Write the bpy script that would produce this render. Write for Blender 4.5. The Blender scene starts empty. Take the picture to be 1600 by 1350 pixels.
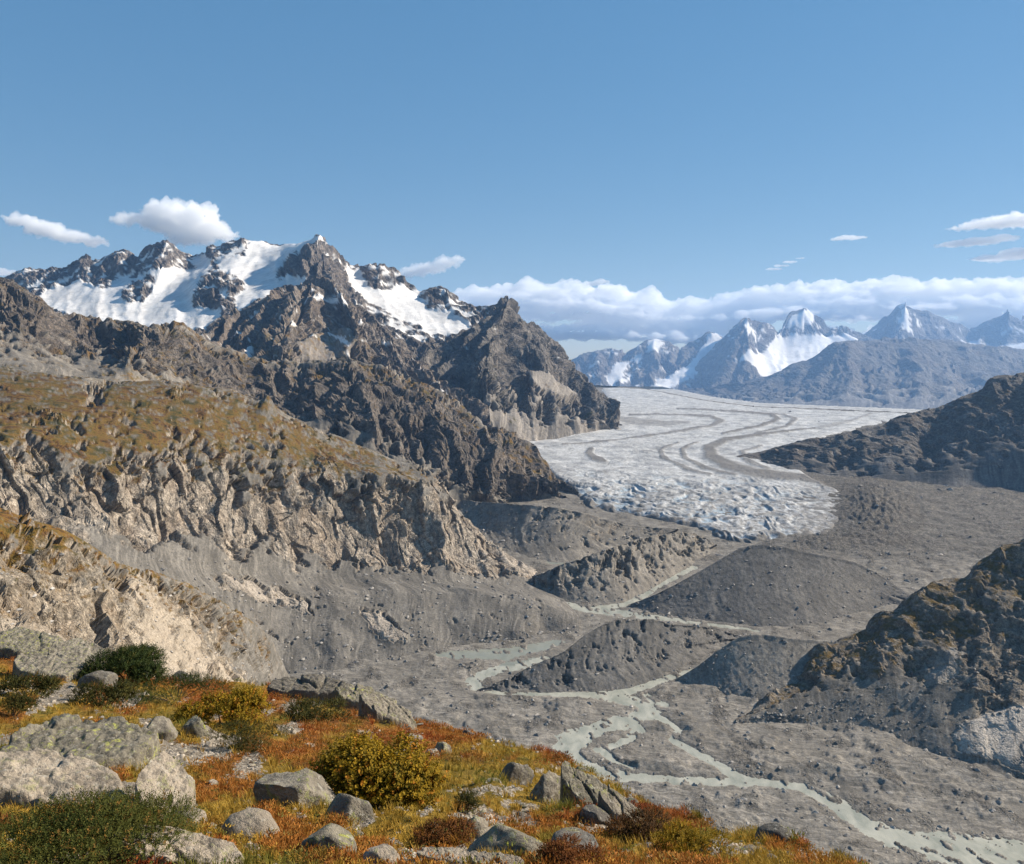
import bpy, math, random
import numpy as np
from mathutils import Vector, Matrix

# ------------------------------------------------------------------ camera, sky, sun, exposure
scene = bpy.context.scene
F, CX, HY = 1250.0, 800.0, 555.0            # focal length, centre column and horizon row of the 1600x1350 frame
S = 1.8                                     # metres per valley unit
cam_data = bpy.data.cameras.new('camera')
cam_data.sensor_width = 36.0
cam_data.lens = 36.0 * F / 1600.0
cam_data.shift_y = -(675.0 - HY) / 1600.0
cam_data.clip_start = 0.1
cam_data.clip_end = 120000.0
camera = bpy.data.objects.new('camera', cam_data)
scene.collection.objects.link(camera)
camera.location = (0, 0, 0)
camera.rotation_euler = (math.radians(90), 0, 0)
scene.camera = camera

SUN_AZ, SUN_EL = math.radians(72), math.radians(33)      # azimuth measured clockwise from the view direction
world = bpy.data.worlds.new('World')
scene.world = world
world.use_nodes = True
wn = world.node_tree.nodes
sky_tex = wn.new('ShaderNodeTexSky')
sky_tex.sky_type = 'NISHITA'
sky_tex.sun_disc = False
sky_tex.sun_elevation = SUN_EL
sky_tex.sun_rotation = SUN_AZ
sky_tex.altitude = 1900.0
sky_tex.air_density = 1.0
sky_tex.dust_density = 0.2
sky_tex.ozone_density = 2.0
wn['Background'].inputs['Strength'].default_value = 0.12
gam = wn.new('ShaderNodeGamma')
gam.inputs['Gamma'].default_value = 0.35
hsv = wn.new('ShaderNodeHueSaturation')
hsv.inputs['Saturation'].default_value = 2.36
hsv.inputs['Value'].default_value = 1.46
world.node_tree.links.new(sky_tex.outputs[0], gam.inputs['Color'])
world.node_tree.links.new(gam.outputs[0], hsv.inputs['Color'])
world.node_tree.links.new(hsv.outputs[0], wn['Background'].inputs['Color'])

sun_data = bpy.data.lights.new('sun', 'SUN')
sun_data.energy = 5.0
sun_data.angle = math.radians(1.2)
sun_data.color = (1.0, 0.90, 0.765)
sun = bpy.data.objects.new('sun', sun_data)
scene.collection.objects.link(sun)
sun_dir = Vector((math.sin(SUN_AZ) * math.cos(SUN_EL), math.cos(SUN_AZ) * math.cos(SUN_EL), math.sin(SUN_EL)))
sun.rotation_euler = sun_dir.to_track_quat('Z', 'Y').to_euler()
sun.location = (300, 0, 600)

scene.view_settings.view_transform = 'Standard'
scene.view_settings.look = 'None'
scene.view_settings.exposure = 0.85
scene.view_settings.gamma = 1.0
scene.render.engine = 'CYCLES'
scene.cycles.use_denoising = True
scene.cycles.max_bounces = 44
scene.cycles.diffuse_bounces = 4
scene.cycles.volume_bounces = 40
scene.cycles.transparent_max_bounces = 8
scene.cycles.use_adaptive_sampling = True
scene.cycles.adaptive_threshold = 0.02

rng = np.random.default_rng(7)
f32 = np.float32

# ------------------------------------------------------------------ noise
_perm = rng.permutation(256).astype(np.int32)
_perm = np.concatenate([_perm, _perm, _perm])
_g = rng.normal(size=(256, 3)).astype(f32)
_g /= np.linalg.norm(_g, axis=1, keepdims=True)

def perlin(p):
    p = np.asarray(p, f32)
    i = np.floor(p).astype(np.int32)
    fr = p - i
    i &= 255
    w = fr * fr * fr * (fr * (fr * 6 - 15) + 10)
    x0, y0, z0 = i[:, 0], i[:, 1], i[:, 2]
    out = np.zeros(len(p), f32)
    for dx in (0, 1):
        wx = w[:, 0] if dx else 1 - w[:, 0]
        hx = _perm[x0 + dx]
        for dy in (0, 1):
            wy = wx * (w[:, 1] if dy else 1 - w[:, 1])
            hy = _perm[hx + y0 + dy]
            for dz in (0, 1):
                h = _perm[hy + z0 + dz]
                g = _g[h]
                d = g[:, 0] * (fr[:, 0] - dx) + g[:, 1] * (fr[:, 1] - dy) + g[:, 2] * (fr[:, 2] - dz)
                out += wy * (w[:, 2] if dz else 1 - w[:, 2]) * d
    return out * 1.6

def fbm(p, octaves=4, gain=0.5, lac=2.07):
    a, s, out = 1.0, 1.0, 0
    for k in range(octaves):
        out = out + a * perlin(p * s + 17.3 * k)
        a *= gain
        s *= lac
    return out

def ridged(p, octaves=4, gain=0.5, lac=2.1):
    a, s, out, wt = 1.0, 1.0, 0, 1.0
    tot = 0
    for k in range(octaves):
        n = 1 - np.abs(perlin(p * s + 31.7 * k))
        n = n * n * wt
        wt = np.clip(n * 1.8, 0, 1)
        out = out + a * n
        tot += a
        a *= gain
        s *= lac
    return out / tot

_fr = rng.random((256, 4)).astype(f32)

def facets(s, t):
    """piecewise planar fracture noise: every cell of a jittered grid is one tilted slab"""
    ix, iy = np.floor(s).astype(np.int32), np.floor(t).astype(np.int32)
    best = np.full(len(s), 1e9, f32)
    second = best.copy()
    val = np.zeros(len(s), f32)
    for dx in (-1, 0, 1):
        for dy in (-1, 0, 1):
            cx, cy = ix + dx, iy + dy
            h = _perm[_perm[cx & 255] + (cy & 255)]
            r = _fr[h]
            ex, ey = s - cx - r[:, 0], t - cy - r[:, 1]
            d = ex * ex + ey * ey
            m = d < best
            second = np.where(m, best, np.minimum(second, d))
            val = np.where(m, (r[:, 2] - 0.5) * 0.9 + (r[:, 3] - 0.5) * 1.8 * ex + (r[:, 0] - 0.5) * 1.2 * ey, val)
            best = np.where(m, d, best)
    crack = np.clip((np.sqrt(second) - np.sqrt(best)) / 0.10, 0, 1)
    return val, crack

def erosion_octave(x, y, dx, dy):
    """one octave of slope-aligned gully noise; (dx, dy) runs across the fall line"""
    ix, iy = np.floor(x).astype(np.int32), np.floor(y).astype(np.int32)
    v = np.zeros(len(x), f32)
    w8 = np.zeros(len(x), f32)
    gx = np.zeros(len(x), f32)
    for a in (-1, 0, 1):
        for b in (-1, 0, 1):
            cx, cy = ix + a, iy + b
            r = _fr[_perm[_perm[cx & 255] + (cy & 255)]]
            ex, ey = x - cx - .2 - .6 * r[:, 0], y - cy - .2 - .6 * r[:, 1]
            w = np.exp(-2.2 * (ex * ex + ey * ey))
            m = (ex * dx + ey * dy) * 6.2832
            v += np.cos(m) * w
            gx -= np.sin(m) * w
            w8 += w
    return v / w8, gx / w8

def erosion(s, t, gs, gt, lam, octaves=4, gain=.46):
    """gs, gt: unit downhill direction on the surface; returns roughly -1..1 with sharp crests and dendritic gullies"""
    hs, ht = np.zeros_like(gs), np.zeros_like(gt)
    out, a, tot = 0, 1.0, 0
    for k in range(octaves):
        f = 1.95 ** k / lam
        dx, dy = -(gt + ht), gs + hs
        n = np.sqrt(dx * dx + dy * dy) + 1e-6
        dx, dy = dx / n, dy / n
        v, g = erosion_octave(s * f + 7.1 * k, t * f + 3.7 * k, dx, dy)
        e = 1 - 2 * np.power(np.clip((1 - v) * .5, 0, 1), .52)
        out = out + a * e
        hs = hs + a * g * dx * .9
        ht = ht + a * g * dy * .9
        tot += a
        a *= gain
    return out / tot

def sstep(a, b, x):
    t = np.clip((x - a) / (b - a), 0, 1)
    return t * t * (3 - 2 * t)

def blur(a, n):
    for ax in (0, 1):
        k = max(1, int(n))
        pad = [(k, k) if q == ax else (0, 0) for q in (0, 1)]
        c = np.cumsum(np.pad(a, pad, mode='edge'), axis=ax)
        c = np.concatenate([np.zeros_like(np.take(c, [0], axis=ax)), c], axis=ax)
        n0 = a.shape[ax]
        hi = np.take(c, np.arange(2 * k + 1, 2 * k + 1 + n0), axis=ax) if True else c
        lo = np.take(c, np.arange(0, n0), axis=ax)
        a = (hi - lo) / (2 * k + 1)
    return a

def inpoly(px, py, poly):
    ins = np.zeros(px.shape, bool)
    n = len(poly)
    for k in range(n):
        (x0, y0), (x1, y1) = poly[k], poly[(k + 1) % n]
        if y0 == y1:
            continue
        c = (py < y0) != (py < y1)
        ins ^= c & (px < (x1 - x0) * (py - y0) / (y1 - y0) + x0)
    return ins

def polydist(x, y, pts):
    """distance to a polyline whose points carry a half width as third number: returns distance / half width"""
    best = np.full(x.shape, 1e9, f32)
    for (x0, y0, w0), (x1, y1, w1) in zip(pts[:-1], pts[1:]):
        dx, dy = x1 - x0, y1 - y0
        t = np.clip(((x - x0) * dx + (y - y0) * dy) / (dx * dx + dy * dy + 1e-9), 0, 1)
        d = np.hypot(x - x0 - t * dx, y - y0 - t * dy) / (w0 + (w1 - w0) * t)
        best = np.minimum(best, d)
    return best

# ------------------------------------------------------------------ valley profile (valley units, camera at 0)
_py = np.array([606, 612, 620, 640, 660, 680, 700, 720, 740, 760, 780, 800, 820, 840, 870, 900, 950, 1020, 1100, 1200, 1350, 1700], float)
_pz = np.array([214, 218, 222, 232, 242, 250, 257, 264, 272, 280, 288, 294, 298, 302, 312, 319, 325, 330, 333, 334, 335, 336], float)
_pY = _pz * F / (_py - HY)

def YF(py):
    return np.interp(py, _py, _pY)

def ZF(Y):
    return -np.interp(Y, _pY[::-1], _pz[::-1])

def face(py, pyb, m=0.6):
    """depth of a crest seen at row py whose camera-facing slope m meets the valley floor at row pyb"""
    y2 = float(YF(pyb))
    z2 = float(ZF(y2))
    return (z2 - m * y2) / ((HY - py) / F - m)

def W(px, py, Y):
    return np.stack([(px - CX) / F * Y, Y, (HY - py) / F * Y], -1) * S

# ------------------------------------------------------------------ mesh helpers
def new_obj(name, me, mat=None, parent=None, **props):
    o = bpy.data.objects.new(name, me)
    scene.collection.objects.link(o)
    if mat is not None and me is not None:
        me.materials.clear()
        me.materials.append(mat)
    o.parent = parent
    for k, v in props.items():
        o[k] = v
    return o

def mesh_np(name, co, faces, smooth=True):
    """co (n,3); faces (m,3) or (m,4)"""
    me = bpy.data.meshes.new(name)
    co = np.ascontiguousarray(co, f32)
    faces = np.ascontiguousarray(faces, np.int32)
    k = faces.shape[1]
    me.vertices.add(len(co))
    me.vertices.foreach_set('co', co.ravel())
    me.loops.add(faces.size)
    me.loops.foreach_set('vertex_index', faces.ravel())
    me.polygons.add(len(faces))
    me.polygons.foreach_set('loop_start', np.arange(0, faces.size, k, dtype=np.int32))
    me.polygons.foreach_set('loop_total', np.full(len(faces), k, np.int32))
    me.polygons.foreach_set('use_smooth', np.full(len(faces), smooth, bool))
    me.update(calc_edges=True)
    return me

def set_col(me, name, arr):
    a = me.attributes.new(name, 'FLOAT_COLOR', 'POINT')
    arr = np.ascontiguousarray(np.asarray(arr, f32))
    a.data.foreach_set('color', arr.ravel())

def set_vec(me, name, arr):
    a = me.attributes.new(name, 'FLOAT_VECTOR', 'POINT')
    a.data.foreach_set('vector', np.ascontiguousarray(np.asarray(arr, f32)).ravel())

def grid_faces(nv, nu):
    i = np.arange(nv * nu, dtype=np.int32).reshape(nv, nu)
    return np.stack([i[:-1, :-1], i[1:, :-1], i[1:, 1:], i[:-1, 1:]], -1).reshape(-1, 4)

def normals_grid(P):
    du = np.gradient(P, axis=1)
    dv = np.gradient(P, axis=0)
    n = np.cross(dv, du)
    n /= np.linalg.norm(n, axis=-1, keepdims=True) + 1e-9
    return n

def resample(pts, vals, n):
    """pts list of (px,py,Y); vals (k,c) -> n samples of (px,py,1/Y,vals...) at even pixel arc length"""
    a = np.array(pts, float)
    d = np.hypot(np.diff(a[:, 0]), np.diff(a[:, 1])) + 2.0
    u = np.concatenate([[0], np.cumsum(d)])
    u /= u[-1]
    uu = np.linspace(0, 1, n)
    cols = [a[:, 0], a[:, 1], 1 / a[:, 2]] + list(np.asarray(vals, float).T)
    return np.stack([pchip(u, c, uu) for c in cols], -1), d.sum()

def pchip(x, y, xx):
    """monotone cubic through (x, y); y may be (k,) or (k,m)"""
    x = np.asarray(x, float)
    y = np.asarray(y, float)
    if len(x) < 3:
        t = ((xx - x[0]) / (x[-1] - x[0]))
        t = t.reshape(-1, *([1] * (y.ndim - 1)))
        return y[0] * (1 - t) + y[-1] * t
    h = np.diff(x).reshape(-1, *([1] * (y.ndim - 1)))
    dl = np.diff(y, axis=0) / h
    m = np.zeros_like(y)
    a, b = dl[:-1], dl[1:]
    same = a * b > 0
    m[1:-1] = np.where(same, 2 * a * b / np.where(same, a + b, 1), 0)
    m[0], m[-1] = dl[0], dl[-1]
    k = np.clip(np.searchsorted(x, xx, side='right') - 1, 0, len(x) - 2)
    hk = (x[k + 1] - x[k])
    t = ((xx - x[k]) / hk)
    sh = (-1,) + (1,) * (y.ndim - 1)
    t, hk = t.reshape(sh), hk.reshape(sh)
    return ((2 * t ** 3 - 3 * t ** 2 + 1) * y[k] + (t ** 3 - 2 * t ** 2 + t) * hk * m[k]
            + (-2 * t ** 3 + 3 * t ** 2) * y[k + 1] + (t ** 3 - t ** 2) * hk * m[k + 1])

# ------------------------------------------------------------------ node helpers
class NT:
    def __init__(self, mat):
        mat.use_nodes = True
        self.t = mat.node_tree
        self.t.nodes.clear()
    def n(self, kind, **kw):
        nd = self.t.nodes.new(kind)
        for k, v in kw.items():
            if k.startswith('i_'):
                key = k[2:]
                nd.inputs[int(key) if key.isdigit() else key.replace('_', ' ')].default_value = v
            else:
                setattr(nd, k, v)
        return nd
    def l(self, a, b):
        self.t.links.new(a, b)
    def noise(self, vec, scale, detail=4, rough=0.55, dist=0.0):
        nd = self.n('ShaderNodeTexNoise', i_Scale=scale, i_Detail=detail, i_Roughness=rough, i_Distortion=dist)
        self.l(vec, nd.inputs['Vector'])
        return nd.outputs['Fac']
    def ramp(self, fac, stops, interp='LINEAR'):
        nd = self.n('ShaderNodeValToRGB')
        nd.color_ramp.interpolation = interp
        el = nd.color_ramp.elements
        while len(el) < len(stops):
            el.new(0.5)
        for e, (p, c) in zip(el, stops):
            e.position = p
            e.color = (c[0], c[1], c[2], 1) if hasattr(c, '__len__') else (c, c, c, 1)
        self.l(fac, nd.inputs[0])
        return nd.outputs[0]
    def mix(self, fac, a, b, mode='MIX'):
        nd = self.n('ShaderNodeMix', data_type='RGBA', blend_type=mode)
        for sock, v in ((nd.inputs[0], fac), (nd.inputs[6], a), (nd.inputs[7], b)):
            if isinstance(v, (int, float)):
                sock.default_value = v
            elif isinstance(v, tuple):
                sock.default_value = (v[0], v[1], v[2], 1)
            else:
                self.l(v, sock)
        return nd.outputs[2]
    def math(self, op, a, b=0.0, clamp=False):
        nd = self.n('ShaderNodeMath', operation=op, use_clamp=clamp)
        for sock, v in ((nd.inputs[0], a), (nd.inputs[1], b)):
            if isinstance(v, (int, float)):
                sock.default_value = v
            else:
                self.l(v, sock)
        return nd.outputs[0]

def terrain_mat(name, unit, rock=((.10, .09, .08), (.26, .23, .20)), talus=((.13, .12, .11), (.24, .22, .20)),
                veg=((.055, .05, .012), (.20, .115, .018), (.17, .05, .012)), pale=(.42, .37, .31),
                stain=0.5, bump=0.5, stretch=(1, 1, 1), snow=(.76, .735, .70), streak=1.0):
    """unit: the size in metres of one frame pixel at the landform"""
    warm = lambda c: (c[0] * 1.03, c[1] * 1.0, c[2] * .94)
    rock, talus, pale = tuple(map(warm, rock)), tuple(map(warm, talus)), warm(pale)
    m = bpy.data.materials.new(name)
    t = NT(m)
    geo = t.n('ShaderNodeNewGeometry')
    att = t.n('ShaderNodeAttribute', attribute_name='masks')
    sep = t.n('ShaderNodeSeparateColor')
    t.l(att.outputs['Color'], sep.inputs[0])
    mp = t.n('ShaderNodeMapping')
    mp.inputs['Scale'].default_value = stretch
    t.l(geo.outputs['Position'], mp.inputs['Vector'])
    P = mp.outputs[0]
    k = 1.0 / unit
    nbig = t.noise(P, k / 45, 5, 0.6)
    nmid = t.noise(P, k / 9, 5, 0.65)
    nfine = t.noise(P, k / 2.6, 4, 0.7)
    rk = t.ramp(nmid, [(.38, rock[0]), (.5, tuple((a + b) / 2 for a, b in zip(*rock))), (.62, rock[1])])
    rk = t.mix(t.ramp(nbig, [(.42, 0.0), (.62, stain)]), rk, (rock[0][0] * 1.5, rock[0][1] * 1.15, rock[0][2] * .85))
    rk = t.mix(0.65, rk, t.ramp(nfine, [(.34, 0.14), (.5, .5), (.66, .9)]), 'OVERLAY')
    nstr = t.n('ShaderNodeMapping')
    nstr.inputs['Scale'].default_value = (1.6, 1.6, .35)
    t.l(geo.outputs['Position'], nstr.inputs['Vector'])
    stk = t.noise(nstr.outputs[0], k / 14, 5, .65, .3)
    rk = t.mix(t.ramp(stk, [(.5, 0.0), (.66, .55)]), rk, tuple(c * .6 for c in rock[0]))
    rk = t.mix(att.outputs['Alpha'], rk, t.mix(t.ramp(nfine, [(.3, 0.75), (.6, 0.0)]), pale, tuple(c * .45 for c in pale)))
    cw = t.n('ShaderNodeMapping')
    cw.inputs['Scale'].default_value = (1.0, 1.0, .4)
    wv = t.n('ShaderNodeTexNoise', i_Scale=k / 16, i_Detail=3)
    t.l(P, wv.inputs['Vector'])
    wadd = t.n('ShaderNodeVectorMath', operation='MULTIPLY_ADD')
    t.l(wv.outputs['Color'], wadd.inputs[0])
    wadd.inputs[1].default_value = (unit * 9,) * 3
    t.l(P, wadd.inputs[2])
    t.l(wadd.outputs[0], cw.inputs['Vector'])
    vor = t.n('ShaderNodeTexVoronoi', feature='DISTANCE_TO_EDGE', i_Scale=k / 13)
    t.l(cw.outputs[0], vor.inputs['Vector'])
    vor2 = t.n('ShaderNodeTexVoronoi', feature='DISTANCE_TO_EDGE', i_Scale=k / 5)
    t.l(cw.outputs[0], vor2.inputs['Vector'])
    crk = t.math('MULTIPLY', t.ramp(vor.outputs['Distance'], [(0.0, 0.0), (.07, 1.0)]), t.ramp(vor2.outputs['Distance'], [(0.0, .45), (.09, 1.0)]))
    crk = t.math('ADD', t.math('MULTIPLY', crk, sep.outputs[0]), t.math('SUBTRACT', 1.0, sep.outputs[0]))
    rk = t.mix(t.math('MULTIPLY', t.math('SUBTRACT', 1.0, crk), .22), rk, tuple(c * .5 for c in rock[0]))
    tl = t.ramp(nmid, [(.38, talus[0]), (.62, talus[1])])
    st = t.n('ShaderNodeAttribute', attribute_name='st')
    ms_ = t.n('ShaderNodeMapping')
    ms_.inputs['Scale'].default_value = (1 / 5.0, 1 / 60.0, 1)
    t.l(st.outputs['Vector'], ms_.inputs['Vector'])
    strk = t.noise(ms_.outputs[0], 1.0, 4, .55, 0.0)
    ms2 = t.n('ShaderNodeMapping')
    ms2.inputs['Scale'].default_value = (1 / 22.0, 1 / 110.0, 1)
    t.l(st.outputs['Vector'], ms2.inputs['Vector'])
    strk2 = t.noise(ms2.outputs[0], 1.0, 4, .6, .15)
    tl = t.mix(t.ramp(strk2, [(.44, 0.0), (.60, .6 * streak)]), tl, tuple(c * .66 for c in talus[0]))
    tl = t.mix(t.ramp(strk, [(.40, .75 * streak), (.52, 0.0)]), tl, tuple(c * 1.18 for c in talus[1]))
    tl = t.mix(0.45, tl, t.ramp(nfine, [(.3, .12), (.5, .48), (.7, .95)]), 'OVERLAY')
    tl = t.mix(t.ramp(nbig, [(.40, 0.0), (.65, .5)]), tl, tuple(c * .62 for c in talus[0]))
    rk = t.mix(t.ramp(strk2, [(.50, 0.0), (.62, .45)]), rk, tuple(c * .7 for c in rock[0]))
    base = t.mix(sep.outputs[0], tl, rk)
    vg = t.ramp(t.noise(P, k / 30, 6, 0.75, 0.4), [(.38, veg[0]), (.45, tuple((a + b) * .5 for a, b in zip(veg[0], veg[1]))), (.51, veg[1]), (.57, veg[2]), (.63, tuple(c * .6 for c in veg[0]))])
    vg = t.mix(0.5, vg, t.ramp(nfine, [(.25, .15), (.6, .6), (.8, .8)]), 'OVERLAY')
    base = t.mix(sep.outputs[1], base, vg)
    sn = t.mix(t.ramp(nbig, [(.42, 0.0), (.62, .6)]), snow, tuple(c * .66 for c in snow))
    sn = t.mix(t.ramp(nmid, [(.50, 0.0), (.62, .5)]), sn, tuple(c * .6 for c in snow))
    base = t.mix(sep.outputs[2], base, sn)
    bs = t.n('ShaderNodeBsdfPrincipled', i_Roughness=0.92)
    bs.inputs['Specular IOR Level'].default_value = 0.15
    t.l(base, bs.inputs['Base Color'])
    hgt = t.math('ADD', t.math('ADD', t.math('MULTIPLY', nmid, 1.6), nfine), t.math('MULTIPLY', crk, .35))
    keep = t.math('SUBTRACT', 1.0, t.math('MULTIPLY', sep.outputs[2], 0.75))
    bp = t.n('ShaderNodeBump', i_Distance=unit * 3.2)
    t.l(t.math('MULTIPLY', keep, t.math('MULTIPLY', t.math('ADD', .35, t.math('MULTIPLY', sep.outputs[0], .65)), bump)), bp.inputs['Strength'])
    t.l(hgt, bp.inputs['Height'])
    t.l(bp.outputs[0], bs.inputs['Normal'])
    out = t.n('ShaderNodeOutputMaterial')
    t.l(bs.outputs[0], out.inputs['Surface'])
    return m

QF = 0.52                                   # mesh density: about one vertex per rendered pixel

def loft(name, rows, nu, nv, Yref, mat, rockA=6, lam=26, gullyA=0, glam=22, gstretch=4.5, rough=1.2, facA=0, flam=14,
         paint=(), big=0, biglam=90, label=None, seed=0.0, vslope=0.55, snowlift=6, warp=3.0, veglim=None, category=None, butt=.9, eoct=4, egain=.46, basevar=0.0, qf=None):
    """rows: [(points (px,py,Y), rock, veg, snow), ...] from behind the crest to the foot; numbers or per-point lists"""
    nu, nv = int(nu * (qf or QF)), int(nv * (qf or QF))
    R, gaps = [], []
    for pts, rk, vg, sn in rows:
        k = len(pts)
        vals = np.stack([np.broadcast_to(np.asarray(v, float), (k,)) if np.ndim(v) == 0 else
                         np.interp(np.linspace(0, 1, k), np.linspace(0, 1, len(v)), v) for v in (rk, vg, sn)], -1)
        r, ln = resample(pts, vals, nu)
        R.append(r)
    R = np.array(R)
    d = np.hypot(np.diff(R[:, :, 0], axis=0), np.diff(R[:, :, 1], axis=0)).mean(1) + 4.0
    v = np.concatenate([[0], np.cumsum(d)])
    G = pchip(v, R, np.linspace(0, v[-1], nv))
    px, py, Y = G[..., 0], G[..., 1], 1 / G[..., 2]
    rk, vg, sn = G[..., 3], G[..., 4], G[..., 5]
    P = W(px, py, Y)
    unit = S * Yref / F
    q = (P / unit).reshape(-1, 3) + seed * 13.7
    N = normals_grid(P)
    Lu = np.linalg.norm(np.diff(P, axis=1), axis=-1).mean(0)
    s = np.concatenate([[0], np.cumsum(Lu)]) / unit
    tt = np.concatenate([np.zeros((1, nu)), np.cumsum(np.linalg.norm(np.diff(P, axis=0), axis=-1), axis=0)]) / unit
    ss = np.broadcast_to(s, (nv, nu)).ravel() + 100 * seed
    tt = tt.ravel() + 57 * seed
    w1 = perlin(q / 30.0 + 5.1)
    w2 = perlin(q / 30.0 + 91.7)
    ssw, ttw = ss + warp * w1 * 3, tt + warp * w2 * 3
    nmask = fbm(q / 20.0 + 3.3, 4, 0.6)
    pale = np.zeros(nv * nu, f32)
    rk, vg, sn = rk.ravel(), vg.ravel(), sn.ravel()
    pxf, pyf = (px.ravel() + warp * 1.6 * (w1 + .6 * perlin(q / 8.0 + 44))), (py.ravel() + warp * 1.6 * (w2 + .6 * perlin(q / 8.0 + 14)))
    for poly, ch, val in paint:
        m = inpoly(pxf, pyf, poly)
        if ch == 'snow':
            sn = np.where(m, val, sn)
        elif ch == 'rock':
            rk = np.where(m, val, rk)
            sn = np.where(m, 0, sn)
        elif ch == 'veg':
            vg = np.where(m, val, vg)
        elif ch == 'talus':
            rk = np.where(m, 1 - val, rk)
        else:
            pale = np.where(m, val, pale)
            rk = np.where(m, 1, rk)
    mr = sstep(.35, .65, rk + .42 * nmask + basevar * perlin(np.stack([ss / 46, tt / 160, w1 * .2], -1)))
    ms = sstep(.40, .52, sn + .34 * nmask + .03) * (sn > .04)
    soft = blur(ms.reshape(nv, nu), 2).ravel()
    D = np.zeros(nv * nu, f32)
    lowf = fbm(q / 95.0 + 71, 2)
    ampm = np.clip(.75 + .9 * lowf, .2, 1.6)
    vsoft = blur(sstep(.40, .62, vg + .38 * nmask).reshape(nv, nu) * (1 - mr.reshape(nv, nu)), 1).ravel()
    if rockA:
        rd = ridged(np.stack([q[:, 0], q[:, 1], q[:, 2] * .8], -1) / (lam * 1.6) + 7.7, 6, .43)
        D += rockA * .36 * (rd - .38) * (mr * (1 - .85 * soft) + .06) * (1.7 - ampm * .7)
    if gullyA:
        Pz = P + N * ((D.reshape(nv, nu, 1) + 0) * unit)
        zb = blur(Pz[..., 2], 3)
        gs_ = (np.gradient(zb, axis=1) / (np.gradient(np.broadcast_to(s, (nv, nu)), axis=1) * unit + 1e-6)).ravel()
        gt_ = (np.gradient(zb, axis=0) / (np.gradient(tt.reshape(nv, nu), axis=0) * unit + 1e-6)).ravel()
        gn = np.sqrt(gs_ ** 2 + gt_ ** 2) + 1e-4
        gd = erosion(ssw, ttw / (1 + .34 * gstretch), (-gs_ / gn).astype(f32), (-gt_ / gn).astype(f32), glam * 2.0, eoct, egain)
        D += gullyA * .8 * gd * (.2 + .8 * mr) * (1 - .85 * soft) * (1 - .9 * vsoft) * ampm
        gb = erosion(ssw + 40, ttw / (1 + .34 * gstretch), (-gs_ / gn).astype(f32), (-gt_ / gn).astype(f32), glam * 4.6, 3, .4)
        D += gullyA * butt * gb * (.16 + .84 * mr) * (1 - .7 * soft) * (1 - .8 * vsoft)
    if facA:
        fa, cr = facets((ssw - .5 * ttw) / flam, ttw / (flam * 1.7))
        fb, cr2 = facets((ssw - .4 * ttw) / (flam * .38) + 9.3, ttw / (flam * .62))
        D += facA * 1.35 * (fa + .38 * fb - .12 * (1 - cr) - .06 * (1 - cr2)) * mr * (1 - soft) * (1 - .8 * vsoft)
    if big:
        D += big * fbm(q / biglam + 2.2, 2)
    D += rough * .5 * fbm(q / 7.0, 3, .5) * (1 - .8 * soft)
    D -= snowlift * .5 * soft
    psoft = blur(pale.reshape(nv, nu), 3).ravel()
    D = D * (1 - .75 * psoft) + 3.5 * psoft
    uu_ = np.linspace(0, 1, nu)
    D = (D.reshape(nv, nu) * np.clip(np.minimum(uu_, 1 - uu_) / .05, .08, 1)).ravel()
    P2 = P + N * (D.reshape(nv, nu, 1) * unit)
    N2 = normals_grid(P2)
    up = np.abs(N2[..., 2]).ravel()
    mv = sstep(.40, .66, vg + .34 * nmask + .30 * perlin(q / 5.0 + 61) + .12 * perlin(q / 2.2 + 21)) * sstep(vslope - .12, vslope + .12, up)
    me = mesh_np(name, P2.reshape(-1, 3), grid_faces(nv, nu))
    fq = mr.reshape(nv, nu)[:-1, :-1].ravel() * (1 - ms.reshape(nv, nu)[:-1, :-1].ravel())
    me.polygons.foreach_set('use_smooth', fq < .5)          # bare rock keeps hard facets
    set_col(me, 'masks', np.stack([mr, mv, ms, pale], -1))
    set_vec(me, 'st', np.stack([ss + 6 * w1, tt, ss * 0], -1))
    o = new_obj(name, me, mat, kind='structure')
    if label:
        o['label'] = label
    return o, P2

# ------------------------------------------------------------------ shared small shapes
def ico(sub):
    import bmesh
    bm = bmesh.new()
    bmesh.ops.create_icosphere(bm, subdivisions=sub, radius=1.0)
    co = np.array([v.co[:] for v in bm.verts], f32)
    fc = np.array([[v.index for v in f.verts] for f in bm.faces], np.int32)
    bm.free()
    return co, fc
ICO = {k: ico(k) for k in (1, 2, 3, 4, 5)}

_oc = np.array([(1, 0, 0), (-1, 0, 0), (0, 1, 0), (0, -1, 0), (.15, .1, 1), (-.1, .1, -1), (.7, .7, .45), (-.7, -.6, .4)], float)
OCT = (_oc, np.array([(4, 0, 6), (4, 6, 2), (4, 2, 1), (4, 1, 7), (4, 7, 3), (4, 3, 0), (0, 2, 6), (1, 3, 7), (2, 0, 5), (1, 2, 5), (3, 1, 5), (0, 3, 5)], np.int32))
ICO1 = (ICO[1][0] * (1 + .22 * rng.normal(size=(len(ICO[1][0]), 1))) * np.array([1, .8, .6]), ICO[1][1])

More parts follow.
